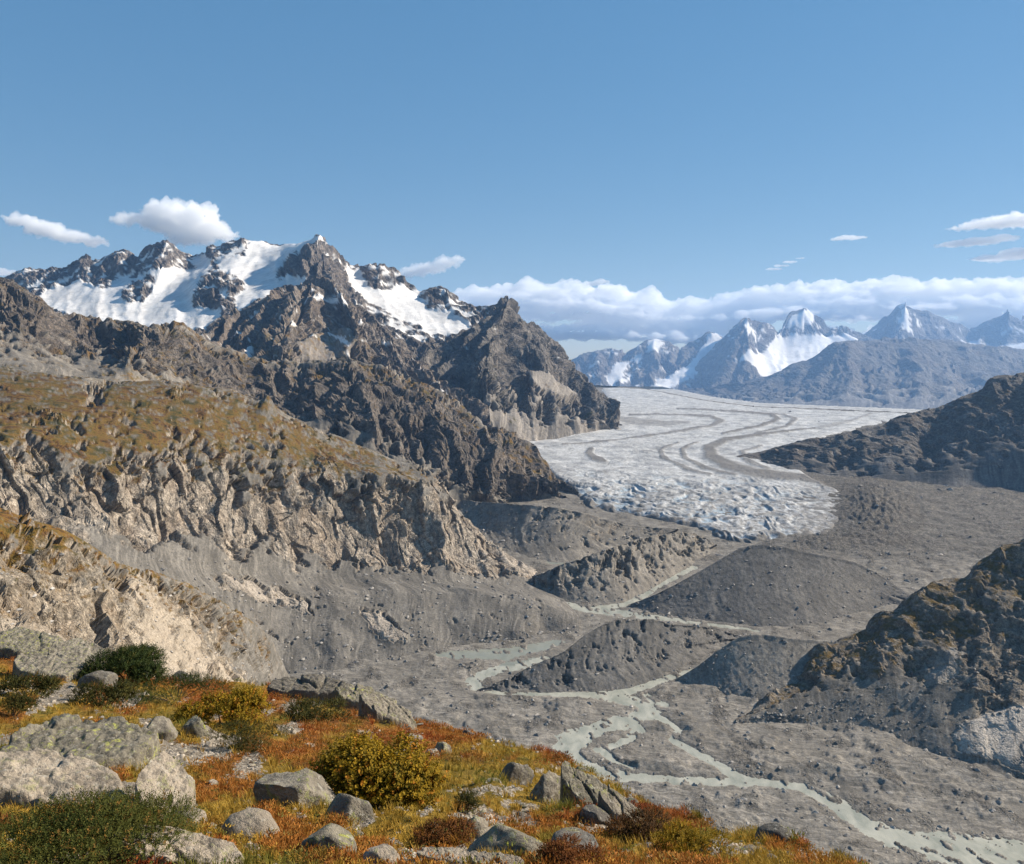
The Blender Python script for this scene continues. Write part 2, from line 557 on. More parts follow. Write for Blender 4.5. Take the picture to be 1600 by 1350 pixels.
def scatter_mesh(name, base_co, base_fc, P, scale, rot, colr, mat, label, nrm=None):
    """many copies of one small shape as a single mesh (uncountable cover)"""
    n, k = len(P), len(base_co)
    c, s_ = np.cos(rot), np.sin(rot)
    b = base_co[None] * scale[:, None, None] if np.ndim(scale) == 1 else base_co[None] * scale[:, None, :]
    co = np.stack([b[..., 0] * c[:, None] - b[..., 1] * s_[:, None], b[..., 0] * s_[:, None] + b[..., 1] * c[:, None], b[..., 2]], -1) + P[:, None]
    fc = base_fc[None] + (np.arange(n) * k)[:, None, None]
    me = mesh_np(name, co.reshape(-1, 3), fc.reshape(-1, base_fc.shape[1]), False)
    cc = np.repeat(np.concatenate([colr, np.ones((n, 1))], 1), k, 0)
    set_col(me, 'tint', cc)
    return new_obj(name, me, mat, kind='stuff', label=label)

def tint_mat(name, rough=.9, trans=0.0, nscale=0):
    m = bpy.data.materials.new(name)
    t = NT(m)
    a = t.n('ShaderNodeAttribute', attribute_name='tint')
    col = a.outputs['Color']
    if nscale:
        geo = t.n('ShaderNodeNewGeometry')
        col = t.mix(.6, col, t.ramp(t.noise(geo.outputs['Position'], nscale, 4, .7), [(.3, .15), (.55, .55), (.75, .9)]), 'OVERLAY')
    bs = t.n('ShaderNodeBsdfPrincipled', i_Roughness=rough)
    bs.inputs['Specular IOR Level'].default_value = .15
    t.l(col, bs.inputs['Base Color'])
    out = t.n('ShaderNodeOutputMaterial')
    if trans:
        tr = t.n('ShaderNodeBsdfTranslucent')
        t.l(col, tr.inputs['Color'])
        ms = t.n('ShaderNodeMixShader', i_0=trans)
        t.l(bs.outputs[0], ms.inputs[1])
        t.l(tr.outputs[0], ms.inputs[2])
        t.l(ms.outputs[0], out.inputs[0])
    else:
        t.l(bs.outputs[0], out.inputs[0])
    return m
M_PEB = tint_mat('pebble_stone', nscale=45)
# ------------------------------------------------------------------ landforms
def U(Y):
    return S * Y / F

def back(pts, dpy=40, k=1.12):
    return [(x, y + dpy, Y * k) for x, y, Y in pts]

def FL(*xy):
    return [(x, y, float(YF(y))) for x, y in xy]

def sink(pts, dz=8):
    """the same points pushed dz valley units under the floor"""
    return [(x, y + dz * F / Y, Y) for x, y, Y in pts]

# ---- far range (four mountains), well beyond the head of the glacier
KF = 2.8
def fr(pts):
    return [(x, y, Y * KF) for x, y, Y in pts]
def far_loft(name, rows, nu, nv, Yref, mat, **kw):
    return loft(name, [(fr(p_), a, b, c_) for p_, a, b, c_ in rows], nu, nv, Yref * KF, mat, **kw)
m_far = terrain_mat('far_rock', U(6500 * KF), rock=((.085, .08, .075), (.20, .18, .16)), talus=((.12, .11, .10), (.20, .18, .16)), bump=.6)
c = [(860, 575, 5900), (905, 552, 5900), (935, 545, 5900), (955, 541, 5900), (975, 546, 5900), (1000, 534, 5850), (1022, 526, 5850), (1045, 536, 5850), (1062, 544, 5850), (1085, 532, 5900), (1110, 514, 5950), (1135, 520, 5950), (1180, 520, 6000)]
far_loft('mountain', [(back(c, 40), 1, 0, .2), (c, 1, 0, .22),
     ([(860, 600, 5500), (905, 575, 5500), (950, 570, 5450), (985, 570, 5450), (1020, 565, 5450), (1060, 568, 5400), (1110, 560, 5500), (1180, 560, 5600)], 1, 0, .25),
     ([(860, 625, 5050), (905, 607, 5000), (960, 606, 5000), (1010, 606, 5000), (1060, 607, 5000), (1110, 606, 5050), (1180, 606, 5100)], .9, 0, .3),
     ([(860, 645, 4700), (905, 630, 4700), (1010, 624, 4750), (1180, 622, 4750)], .5, 0, 0)],
     330, 110, 5900, m_far, rockA=8, lam=34, gullyA=11, glam=14, rough=.9, facA=1.5, seed=1,
     paint=[([(945, 585), (965, 562), (985, 560), (975, 580), (955, 600)], 'snow', 1), ([(1080, 560), (1105, 520), (1125, 516), (1135, 530), (1110, 560), (1085, 585), (1040, 600), (1000, 608), (1030, 590)], 'snow', 1),
            ([(985, 560), (1005, 548), (1000, 562)], 'snow', 1), ([(1010, 530), (1024, 524), (1040, 534), (1030, 548), (1015, 548)], 'snow', .75)],
     label='small jagged far range with snow gullies left of the glacier head')
c = [(1030, 606, 5300), (1060, 592, 5350), (1085, 570, 5450), (1105, 548, 5550), (1125, 525, 5600), (1145, 505, 5650), (1165, 494, 5700), (1190, 500, 5750), (1205, 508, 5800), (1215, 514, 5900), (1232, 490, 6100), (1248, 482, 6150), (1258, 478, 6150), (1272, 488, 6150), (1285, 500, 6150), (1296, 512, 6150), (1310, 510, 6150), (1330, 516, 6100), (1370, 530, 6000)]
far_loft('mountain', [(back(c, 40), 1, 0, .2), (c, 1, 0, .24),
     ([(1040, 609, 5200), (1075, 596, 5200), (1110, 565, 5250), (1140, 545, 5200), (1170, 535, 5200), (1200, 545, 5500), (1230, 540, 5750), (1260, 535, 5800), (1300, 540, 5800), (1370, 560, 5700)], 1, 0, .22),
     ([(1040, 614, 5000), (1080, 606, 4950), (1120, 592, 4850), (1150, 580, 4800), (1180, 575, 4900), (1210, 572, 5200), (1240, 568, 5300), (1300, 575, 5300), (1370, 590, 5200)], .95, .0, .1),
     ([(1040, 622, 4500), (1100, 622, 4350), (1180, 618, 4300), (1260, 618, 4400), (1370, 620, 4400)], .6, 0, 0),
     ([(1040, 645, 3900), (1180, 645, 3900), (1370, 650, 3900)], .3, 0, 0)],
     380, 170, 5500, m_far, rockA=8, lam=44, gullyA=14, glam=16, rough=.9, facA=1.5, seed=2,
     paint=[([(1185, 540), (1200, 548), (1215, 520), (1245, 520), (1300, 520), (1330, 515), (1345, 530), (1310, 545), (1290, 565), (1240, 578), (1215, 590), (1180, 572), (1155, 556), (1175, 545), (1195, 556)], 'snow', 1),
            ([(1228, 512), (1236, 488), (1258, 476), (1275, 490), (1270, 506), (1262, 500), (1252, 515), (1240, 505)], 'snow', 1),
            ([(1160, 500), (1168, 495), (1180, 512), (1172, 516)], 'snow', .7)],
     label='far mountain with a white snow pyramid and a hanging glacier below it')
c = [(1280, 545, 6600), (1310, 532, 6600), (1335, 522, 6600), (1360, 505, 6550), (1385, 488, 6500), (1400, 475, 6500), (1415, 467, 6500), (1430, 474, 6500), (1448, 484, 6550), (1470, 492, 6600), (1490, 503, 6700), (1518, 512, 6750), (1535, 500, 6700), (1558, 488, 6600), (1574, 480, 6600), (1590, 488, 6600), (1615, 486, 6600), (1680, 480, 6700), (1760, 470, 6800)]
far_loft('mountain', [(back(c, 40), 1, 0, .15), (c, 1, 0, .2),
     ([(1280, 560, 6200), (1340, 540, 6150), (1415, 510, 6050), (1480, 525, 6200), (1520, 530, 6300), (1600, 520, 6200), (1760, 510, 6300)], 1, 0, .22),
     ([(1280, 580, 5700), (1400, 555, 5600), (1500, 560, 5700), (1600, 560, 5700), (1760, 560, 5700)], .9, 0, .08),
     ([(1280, 610, 5000), (1400, 605, 4900), (1600, 610, 4800), (1760, 620, 4800)], .7, 0, 0),
     ([(1280, 650, 4000), (1760, 660, 4000)], .3, 0, 0)],
     380, 140, 6300, m_far, rockA=8, lam=46, gullyA=15, glam=18, rough=.9, facA=1.5, seed=3,
     paint=[([(1398, 492), (1408, 478), (1420, 472), (1428, 490), (1422, 500), (1432, 512), (1415, 510), (1405, 500)], 'snow', .6),
            ([(1465, 530), (1500, 532), (1540, 538), (1600, 530), (1780, 520), (1780, 545), (1600, 542), (1560, 548), (1520, 545), (1490, 540)], 'snow', 1),
            ([(1515, 532), (1522, 520), (1530, 535)], 'snow', .8), ([(1320, 527), (1345, 522), (1340, 533)], 'snow', .8)],
     label='dark pointed far mountain with snow streaks under the summit, at the right')
c = [(1010, 612, 4650), (1060, 608, 4550), (1110, 604, 4450), (1150, 596, 4400), (1170, 590, 4380), (1210, 578, 4350), (1240, 565, 4350), (1265, 558, 4350), (1290, 542, 4350), (1308, 532, 4350), (1340, 528, 4400), (1400, 527, 4450), (1460, 528, 4500), (1500, 534, 4500), (1560, 540, 4600), (1620, 545, 4600), (1760, 540, 4600)]
far_loft('mountain', [(back(c, 30, 1.2), 1, 0, 0), (c, 1, .1, 0),
     ([(1010, 616, 4350), (1100, 612, 4200), (1180, 604, 4050), (1250, 590, 4000), (1310, 572, 3950), (1400, 568, 4000), (1500, 572, 4050), (1620, 580, 4100), (1760, 580, 4100)], .85, .2, 0),
     ([(1010, 622, 4050), (1100, 622, 3900), (1180, 620, 3750), (1250, 612, 3650), (1320, 606, 3600), (1400, 602, 3600), (1500, 606, 3600), (1620, 612, 3600), (1760, 620, 3600)], .6, .25, 0),
     (sink(FL((1010, 622), (1100, 632), (1180, 637), (1250, 640), (1320, 642), (1400, 645), (1500, 650), (1620, 660), (1760, 670)), 2), 0, .1, 0),
     (sink(FL((1010, 632), (1400, 655), (1760, 680)), 20), 0, 0, 0)],
     420, 150, 4000, terrain_mat('far_flank', U(4000 * KF), rock=((.085, .083, .08), (.17, .16, .15)), veg=((.10, .095, .06), (.14, .11, .06), (.12, .08, .05)), bump=.6),
     rockA=7, lam=60, gullyA=11, glam=30, rough=.6, facA=1.5, seed=4, label='broad dark hazy flank rising beyond the far edge of the glacier')

# ---- snowy massif at the left
m_massif = terrain_mat('massif_rock', U(3800), rock=((.07, .066, .064), (.22, .19, .17)), talus=((.16, .14, .12), (.25, .22, .19)), bump=.7, stain=.3)
c = [(-160, 470, 4300), (-60, 440, 4200), (0, 436, 4150), (25, 421, 4100), (48, 417, 4100), (75, 420, 4100), (100, 417, 4050), (115, 410, 4050), (132, 401, 4000), (150, 404, 4000), (165, 396, 4000), (188, 388, 4000), (205, 394, 4020), (214, 402, 4050), (232, 385, 4000), (256, 374, 3950), (272, 381, 3980), (292, 394, 4050), (312, 396, 4080), (330, 384, 4050), (355, 377, 4050), (388, 372, 4050), (398, 372, 4080), (430, 378, 4100), (460, 377, 3950), (485, 370, 3750), (499, 364, 3650), (512, 378, 3720), (530, 396, 3800), (548, 412, 3850), (560, 416, 3900), (575, 408, 3800), (590, 406, 3800), (612, 416, 3850), (628, 432, 3850), (648, 446, 3850), (660, 450, 3800), (672, 446, 3750), (690, 446, 3750), (705, 458, 3700), (720, 470, 3700), (745, 478, 3650), (770, 474, 3500), (800, 480, 3450)]
c2 = [(-160, 500, 4000), (0, 450, 3900), (40, 440, 3880), (90, 440, 3850), (130, 432, 3830), (170, 432, 3830), (215, 425, 3750), (250, 410, 3700), (290, 418, 3850), (330, 408, 3800), (370, 395, 3850), (410, 393, 3900), (445, 400, 3650), (480, 398, 3430), (505, 400, 3420), (535, 420, 3600), (560, 430, 3720), (590, 432, 3600), (620, 450, 3650), (660, 465, 3600), (700, 472, 3500), (745, 490, 3450), (800, 500, 3350)]
c3 = [(-160, 520, 3700), (0, 470, 3650), (60, 462, 3600), (110, 458, 3600), (160, 450, 3600), (205, 458, 3450), (230, 455, 3480), (275, 440, 3620), (310, 440, 3400), (350, 440, 3350), (390, 430, 3500), (430, 430, 3420), (475, 440, 3250), (510, 440, 3250), (550, 450, 3420), (590, 465, 3480), (640, 480, 3450), (690, 495, 3380), (745, 505, 3300), (800, 520, 3200)]
c4 = [(-160, 560, 3300), (0, 505, 3300), (80, 488, 3280), (150, 485, 3250), (220, 488, 3200), (280, 480, 3200), (330, 488, 3050), (380, 475, 3050), (430, 470, 3050), (480, 480, 3000), (540, 490, 3100), (600, 510, 3150), (660, 520, 3150), (720, 530, 3080), (800, 550, 3000)]
c5 = [(-160, 620, 2700), (0, 540, 2800), (150, 530, 2800), (300, 530, 2700), (450, 530, 2600), (560, 540, 2750), (660, 560, 2750), (800, 600, 2700)]
loft('mountain', [(back(c, 60), 1, 0, .2), (c, 1, 0, .30), (c2, 1, 0, .33), (c3, .97, 0, .30), (c4, .9, 0, .28), (c5, .8, 0, .1)],
     760, 230, 3800, m_massif, rockA=14, lam=40, gullyA=9, glam=13, gstretch=4, rough=1.2, facA=4.5, flam=20, butt=.6, seed=5, warp=2.2, snowlift=7,
     paint=[([(70, 446), (110, 440), (125, 434), (150, 446), (170, 444), (190, 428), (207, 430), (190, 450), (188, 466), (200, 470), (212, 464), (220, 471), (236, 452), (240, 430), (225, 422), (240, 418), (262, 414), (290, 418), (318, 406), (330, 415), (305, 440), (297, 470), (300, 478), (318, 474), (330, 480), (345, 485), (335, 500), (318, 512), (250, 506), (160, 500), (95, 484), (60, 470)], 'snow', 1),
            ([(312, 396), (330, 402), (322, 420), (290, 402)], 'snow', .75), ([(325, 400), (350, 396), (385, 378), (375, 398), (340, 410)], 'snow', .6),
            ([(388, 371), (400, 371), (430, 378), (465, 376), (500, 363), (500, 370), (470, 382), (450, 398), (438, 412), (428, 424), (436, 434), (450, 426), (470, 428), (480, 440), (440, 450), (395, 470), (365, 482), (368, 456), (384, 446), (372, 426), (345, 420), (338, 410), (360, 400), (382, 396)], 'snow', 1),
            ([(542, 410), (552, 418), (565, 420), (580, 440), (600, 450), (612, 448), (628, 440), (650, 452), (672, 478), (705, 480), (708, 490), (738, 502), (728, 515), (700, 520), (660, 512), (640, 508), (625, 502), (600, 480), (585, 470), (560, 452), (548, 440)], 'snow', 1),
            ([(600, 488), (650, 500), (690, 518), (660, 530), (620, 515)], 'snow', .5),
            ([(565, 428), (572, 422), (590, 446), (574, 442)], 'rock', 1),
            ([(440, 404), (468, 388), (495, 372), (520, 400), (545, 430), (555, 460), (520, 440), (490, 430), (462, 430), (448, 424), (432, 422)], 'rock', 1)],
     label='high snowy massif with white glaciers between dark rock ridges at the left')

# ---- brown pyramid in front of the massif
m_pyr = terrain_mat('pyramid_rock', U(2700), rock=((.08, .071, .064), (.25, .212, .18)), talus=((.15, .133, .117), (.24, .212, .185)), veg=((.09, .075, .03), (.18, .115, .04), (.14, .08, .035)), bump=.7, stain=.4)
c = [(250, 535, 2500), (312, 514, 2550), (340, 498, 2600), (362, 486, 2700), (395, 474, 2800), (415, 458, 2850), (440, 444, 2900), (466, 436, 2900), (488, 430, 2900), (508, 434, 2900), (530, 445, 2850), (548, 462, 2800), (566, 478, 2750), (585, 494, 2700), (600, 508, 2650), (625, 528, 2600), (650, 552, 2550), (680, 580, 2450), (705, 598, 2400), (735, 622, 2300), (762, 648, 2200), (800, 690, 2100)]
c2 = [(250, 545, 2380), (330, 522, 2450), (380, 505, 2550), (420, 485, 2600), (450, 475, 2550), (480, 470, 2600), (510, 478, 2700), (535, 485, 2600), (560, 500, 2480), (590, 530, 2500), (620, 550, 2450), (650, 575, 2380), (690, 605, 2280), (735, 640, 2180), (800, 700, 2050)]
c3 = [(250, 570, 2200), (330, 548, 2250), (390, 535, 2300), (440, 520, 2220), (470, 515, 2350), (510, 525, 2480), (550, 545, 2300), (600, 570, 2300), (660, 600, 2250), (735, 655, 2100), (800, 720, 2000)]
c4 = [(250, 610, 2000), (400, 590, 2000), (550, 600, 2050), (660, 640, 2050), (800, 760, 1900)]
loft('mountain', [(back(c, 60), 1, 0, .1), (c, 1, .1, .15), (c2, .95, .25, .2), (c3, .8, .4, .14), (c4, .5, .3, 0)],
     520, 200, 2700, m_pyr, rockA=14, lam=50, gullyA=19, glam=18, gstretch=4, rough=.9, facA=6, flam=26, seed=6, egain=.42,
     paint=[([(465, 530), (540, 505), (560, 530), (520, 560), (470, 555)], 'talus', .9), ([(380, 535), (388, 522), (392, 540), (385, 552)], 'snow', .8), ([(490, 458), (530, 450), (545, 470), (520, 476)], 'snow', .45), ([(500, 515), (545, 530), (540, 538)], 'snow', .6)],
     label='brown pointed rock peak standing in front of the snowy massif')

# ---- dark peak above the glacier
m_dark = terrain_mat('peak_rock', U(2900), rock=((.062, .06, .058), (.21, .19, .172)), talus=((.17, .155, .14), (.26, .235, .21)), veg=((.055, .055, .02), (.11, .085, .03), (.10, .06, .03)), bump=.7, stain=.3)
c = [(600, 560, 2700), (640, 548, 2750), (668, 545, 2800), (700, 525, 2900), (722, 510, 2950), (745, 495, 3000), (765, 478, 3050), (780, 468, 3100), (795, 463, 3100), (808, 470, 3150), (822, 484, 3200), (840, 494, 3250), (852, 510, 3250), (870, 522, 3250), (885, 532, 3250), (895, 548, 3250), (908, 568, 3200), (925, 588, 3150), (945, 612, 3100), (962, 632, 3000), (980, 650, 2950), (1000, 668, 2880)]
c2 = [(600, 590, 2500), (668, 575, 2580), (700, 555, 2650), (735, 535, 2700), (760, 512, 2720), (785, 500, 2800), (800, 510, 2900), (825, 525, 2980), (850, 545, 2900), (880, 560, 2950), (900, 580, 2980), (925, 610, 2900), (950, 635, 2850), (975, 654, 2820), (1000, 670, 2830)]
c3 = [(600, 625, 2350), (680, 605, 2400), (720, 590, 2420), (750, 575, 2380), (780, 565, 2480), (810, 575, 2650), (835, 585, 2560), (865, 595, 2620), (890, 610, 2680), (920, 630, 2650), (950, 646, 2680), (975, 661, 2740), (1000, 672, 2790)]
c4 = [(600, 655, 2250), (700, 640, 2280), (760, 630, 2260), (800, 635, 2340), (850, 642, 2400), (900, 650, 2480), (940, 658, 2580), (972, 668, 2650), (1000, 674, 2740)]
c5 = sink(FL((600, 720), (700, 715), (780, 705), (830, 694), (900, 683), (950, 674), (980, 674), (1000, 678)), 3)
c6 = sink(FL((600, 740), (700, 735), (830, 704), (950, 684), (1000, 690)), 25)
loft('mountain', [(back(c, 60), 1, 0, 0), (c, 1, 0, .05), (c2, 1, .05, .08), (c3, .9, .25, .06), (c4, .55, .3, 0), (c5, .02, .1, 0), (c6, 0, 0, 0)],
     560, 330, 2800, m_dark, rockA=12, lam=60, gullyA=30, glam=24, gstretch=5, rough=.8, facA=6, flam=26, seed=7, egain=.42, warp=4,
     paint=[([(820, 580), (850, 575), (905, 610), (880, 615), (840, 600)], 'talus', .9), ([(760, 640), (800, 640), (850, 690), (800, 700)], 'talus', .95)],
     label='dark steep pointed peak with pale scree foot above the glacier bend')

# ---- grassy ridge behind the hillside, running down to the glacier
m_ridge = terrain_mat('ridge_rock', U(1700), rock=((.06, .055, .05), (.20, .17, .145)), talus=((.13, .12, .105), (.21, .19, .165)), veg=((.06, .055, .015), (.17, .10, .025), (.12, .065, .02)), bump=.7, stain=.4)
c = [(-200, 400, 1750), (-60, 425, 1720), (0, 432, 1700), (25, 440, 1690), (48, 452, 1690), (66, 460, 1700), (82, 472, 1720), (100, 484, 1750), (135, 488, 1780), (170, 494, 1800), (205, 500, 1800), (235, 504, 1790), (262, 502, 1790), (285, 506, 1800), (310, 520, 1840), (345, 540, 1880), (375, 548, 1900), (400, 556, 1930), (435, 562, 1950), (480, 562, 1950), (520, 560, 1940), (545, 558, 1930), (575, 566, 1930), (600, 568, 1930), (640, 585, 1930), (680, 604, 1900), (715, 622, 1880), (745, 648, 1850), (765, 665, 1820), (785, 664, 1780), (810, 672, 1760), (830, 690, 1750), (848, 715, 1730), (868, 740, 1710), (900, 772, 1650), (940, 800, 1540)]
c2 = [(-200, 440, 1600), (0, 465, 1560), (60, 485, 1560), (120, 515, 1680), (180, 525, 1690), (225, 520, 1600), (245, 522, 1600), (290, 535, 1700), (350, 562, 1760), (410, 585, 1800), (480, 590, 1790), (545, 585, 1740), (600, 595, 1760), (660, 622, 1740), (710, 650, 1700), (750, 680, 1660), (790, 690, 1640), (830, 715, 1650), (868, 752, 1650), (905, 778, 1620), (940, 803, 1520)]
c3 = [(-200, 500, 1450), (0, 520, 1400), (60, 535, 1420), (120, 550, 1540), (165, 552, 1560), (200, 548, 1440), (222, 552, 1450), (280, 570, 1560), (340, 595, 1620), (410, 620, 1680), (480, 628, 1660), (545, 630, 1600), (600, 645, 1600), (660, 670, 1600), (710, 690, 1560), (760, 715, 1540), (800, 735, 1550), (845, 755, 1600), (905, 783, 1600), (940, 806, 1500)]
c4 = [(-200, 560, 1250), (0, 565, 1230), (80, 575, 1250), (140, 585, 1330), (165, 590, 1290), (260, 605, 1420), (340, 625, 1480), (410, 655, 1540), (480, 668, 1540), (545, 685, 1500), (600, 705, 1490), (660, 730, 1480), (700, 750, 1480), (760, 770, 1500), (805, 780, 1560), (850, 778, 1600), (905, 788, 1590), (940, 809, 1490)]
c5 = [(-200, 610, 1080), (0, 620, 1080), (150, 640, 1100), (300, 670, 1220), (420, 710, 1350), (550, 750, 1380), (680, 790, 1420)] + sink(FL((760, 790), (830, 792), (905, 800), (940, 815)), 10)
loft('hill', [(back(c, 50), .8, .3, 0), (c, [.9, .9, .6, .5, .5, .7, .8, .8], [.2, .3, .55, .5, .5, .4, .5], 0), (c2, [.9, .9, .9, .9, .9, .95], [.15, .2, .35, .25, .25, .4, .4], 0), (c3, [.55, .6, .7, .9, .95, 1, 1], [.25, .3, .5, .2, .1, .25, .2], 0),
     (c4, [.1, .1, .2, .3, .5, .6, .4], [.3, .2, .5, .1, .1, .1, 0], 0), (c5, 0, .1, 0)],
     820, 260, 1750, m_ridge, rockA=16, lam=52, gullyA=18, glam=22, gstretch=3.5, rough=.9, facA=6, egain=.42, flam=26, seed=8, warp=4, vslope=.5,
     label='long rocky grass-topped ridge running down from the left to the glacier edge')

# ---- right-hand hill in shade
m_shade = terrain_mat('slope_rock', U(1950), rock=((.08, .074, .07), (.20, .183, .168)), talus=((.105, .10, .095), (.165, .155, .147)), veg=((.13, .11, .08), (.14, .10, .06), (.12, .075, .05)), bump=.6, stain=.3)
c = [(1150, 712, 2040), (1190, 704, 2040), (1230, 695, 2020), (1270, 684, 2005), (1310, 676, 1995), (1350, 668, 1990), (1385, 656, 1990), (1410, 645, 1990), (1440, 640, 1990), (1475, 632, 1985), (1505, 618, 1980), (1532, 606, 1975), (1550, 588, 1970), (1575, 582, 1960), (1600, 574, 1950), (1660, 548, 1940), (1760, 520, 1930), (1867, 490, 1920), (2000, 450, 1900), (2300, 390, 1850)]
c2 = [(1160, 718, 2000), (1230, 712, 1950), (1310, 700, 1905), (1400, 685, 1880), (1475, 672, 1860), (1540, 650, 1845), (1600, 635, 1825), (1760, 590, 1790), (1867, 555, 1770), (2000, 520, 1740), (2300, 470, 1680)]
c3 = [(1170, 724, 1960), (1240, 730, 1880), (1330, 732, 1810), (1420, 728, 1775), (1500, 720, 1755), (1600, 702, 1730), (1800, 660, 1680), (2000, 620, 1640), (2300, 580, 1560)]
c4 = sink(FL((1180, 732), (1250, 746), (1340, 754), (1420, 758), (1500, 762), (1600, 768), (1800, 785), (2000, 800), (2300, 820)), 3)
c5 = sink(FL((1180, 745), (1340, 770), (1600, 790), (2300, 850)), 25)
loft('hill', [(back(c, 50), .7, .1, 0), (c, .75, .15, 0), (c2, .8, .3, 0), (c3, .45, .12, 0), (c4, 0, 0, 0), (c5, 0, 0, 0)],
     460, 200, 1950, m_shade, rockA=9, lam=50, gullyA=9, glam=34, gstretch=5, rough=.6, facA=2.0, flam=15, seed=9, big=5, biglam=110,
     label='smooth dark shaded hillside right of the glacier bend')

# ---- hillside with the cliff band (left, middle distance)
m_hill = terrain_mat('hillside_rock', U(950), rock=((.16, .142, .12), (.46, .40, .335)), talus=((.115, .107, .097), (.18, .167, .15)), veg=((.040, .038, .012), (.135, .082, .019), (.085, .040, .014)), pale=(.50, .44, .38), bump=.8, stain=.35)
c = [(-160, 575, 1060), (0, 572, 1070), (60, 578, 1070), (130, 588, 1080), (200, 594, 1100), (270, 596, 1125), (330, 604, 1145), (375, 612, 1155), (405, 622, 1160), (418, 616, 1158), (432, 634, 1165), (470, 655, 1178), (520, 676, 1190), (570, 698, 1200), (620, 716, 1215), (665, 726, 1220), (690, 742, 1220), (712, 770, 1215), (735, 800, 1205), (770, 835, 1195), (810, 866, 1190), (845, 888, 1190), (870, 896, 1180)]
cm = [(-160, 625, 880), (0, 630, 900), (80, 636, 920), (160, 640, 945), (250, 650, 980), (330, 660, 1020), (420, 675, 1075), (500, 700, 1120), (570, 722, 1145), (620, 735, 1160), (660, 745, 1170), (690, 765, 1180), (715, 795, 1182), (745, 825, 1178), (785, 855, 1180), (825, 880, 1180), (868, 900, 1170)]
ct = [(-160, 680, 735), (0, 690, 775), (70, 695, 805), (130, 702, 832), (200, 712, 865), (280, 714, 920), (350, 722, 970), (430, 732, 1030), (500, 735, 1080), (560, 735, 1105), (610, 742, 1120), (650, 752, 1135), (680, 775, 1145), (710, 805, 1152), (740, 832, 1160), (785, 862, 1165), (830, 886, 1170), (866, 903, 1165)]
cb = [(-160, 745, 700), (0, 768, 740), (70, 778, 770), (140, 788, 798), (210, 800, 835), (280, 810, 882), (350, 818, 930), (430, 826, 990), (500, 836, 1040), (560, 846, 1060), (620, 856, 1075), (680, 866, 1085), (725, 872, 1095), (760, 880, 1105), (800, 892, 1120), (840, 900, 1140), (864, 907, 1150)]
ck = [(-160, 830, 640), (0, 855, 670), (80, 862, 705), (160, 868, 745), (250, 875, 805), (330, 882, 870), (420, 890, 950), (500, 896, 995), (580, 897, 1012), (650, 900, 1025), (720, 905, 1045), (780, 910, 1070), (830, 914, 1105), (862, 916, 1130)]
cl = [(-160, 900, 590), (0, 905, 620), (120, 915, 680), (250, 922, 760), (350, 930, 850), (450, 936, 925), (560, 930, 957), (650, 925, 978), (720, 925, 990), (790, 930, 995), (850, 942, 985), (905, 966, 975)]
cn = [(-160, 980, 560), (100, 990, 640), (250, 985, 730), (350, 985, 815), (450, 990, 880), (560, 985, 900), (640, 985, 912), (720, 985, 925), (800, 985, 930), (860, 985, 950), (905, 988, 950)]
cf = [(-160, 1150, 520), (100, 1120, 600), (250, 1090, 700), (350, 1072, 790)] + sink(FL((440, 1062), (520, 1052), (600, 1038), (660, 1024), (700, 1016), (780, 1006), (850, 999), (905, 996)), 1)
cg = [(-160, 1350, 500), (250, 1200, 680)] + sink(FL((440, 1085), (600, 1065), (780, 1025), (915, 1005)), 12)
_, SURF_HILL = loft('hillside', [(back(c, 30), .4, .4, 0), (c, [.45, .4, .3, .4, .35, .3, .9, 1, .9], [.5, .55, .55, .5, .5, .5, .1, 0, 0], 0), (cm, [.2, .18, .2, .24, .2, .34, .9, 1, .9], [.7, .75, .75, .7, .62, .5, 0, 0, 0], 0),
     (ct, [.5, .48, .52, .5, .52, .58, .95, 1, .9], [.8, .8, .75, .75, .68, .5, 0, 0, 0], 0), (cb, [1, 1, 1, 1, 1, 1, 1, 1, .8], [.1, .1, .1, 0, 0, 0, 0, 0, 0], 0),
     (ck, [.05, .05, .05, .1, .1, .1, .1, 0, 0], [.1, .05, .05, 0, 0, 0, 0], 0), (cl, 0, [.2, .1, .1, .05, 0, 0, 0], 0), (cn, [.1, .1, .05, .05, .05, 0, 0, 0], 0, 0), (cf, 0, 0, 0), (cg, 0, 0, 0)],
     1000, 520, 950, m_hill, rockA=10, lam=40, gullyA=13, glam=38, gstretch=3.4, rough=.5, facA=9, flam=40, qf=.68, seed=10, warp=5, vslope=.55, big=3, biglam=70, butt=1.7, eoct=3, egain=.40, basevar=.55,
     paint=[([(330, 898), (380, 902), (440, 915), (480, 938), (492, 960), (440, 945), (400, 935), (350, 918)], 'pale', .75), ([(560, 945), (600, 955), (625, 985), (635, 1008), (600, 1000), (575, 975)], 'pale', .8),
            ([(780, 850), (815, 870), (845, 890), (835, 898), (800, 885)], 'pale', .6)],
     label='broad hillside of autumn meadow, a grey cliff band and scree at the left')
# ---- near cliff spur (left)
m_spur = terrain_mat('spur_rock', U(330), rock=((.15, .13, .105), (.42, .36, .29)), talus=((.12, .112, .10), (.19, .175, .157)), veg=((.05, .044, .012), (.17, .097, .018), (.12, .052, .013)), pale=(.52, .445, .36), bump=.8, stain=.35)
c = [(-140, 740, 290), (-40, 775, 295), (0, 792, 300), (40, 806, 305), (80, 822, 310), (125, 842, 320), (150, 858, 325), (185, 880, 330), (215, 890, 335), (250, 896, 340), (285, 905, 350), (320, 925, 362), (350, 942, 372), (380, 960, 385), (405, 980, 400), (425, 1002, 415), (440, 1030, 420), (455, 1060, 430)]
c1 = [(-140, 790, 255), (-40, 822, 258), (0, 836, 262), (50, 850, 268), (95, 862, 275), (130, 872, 285), (170, 888, 300), (205, 896, 315), (245, 908, 325), (285, 925, 338), (320, 945, 350), (350, 962, 360), (380, 985, 372), (405, 1010, 388), (430, 1050, 402), (448, 1080, 412)]
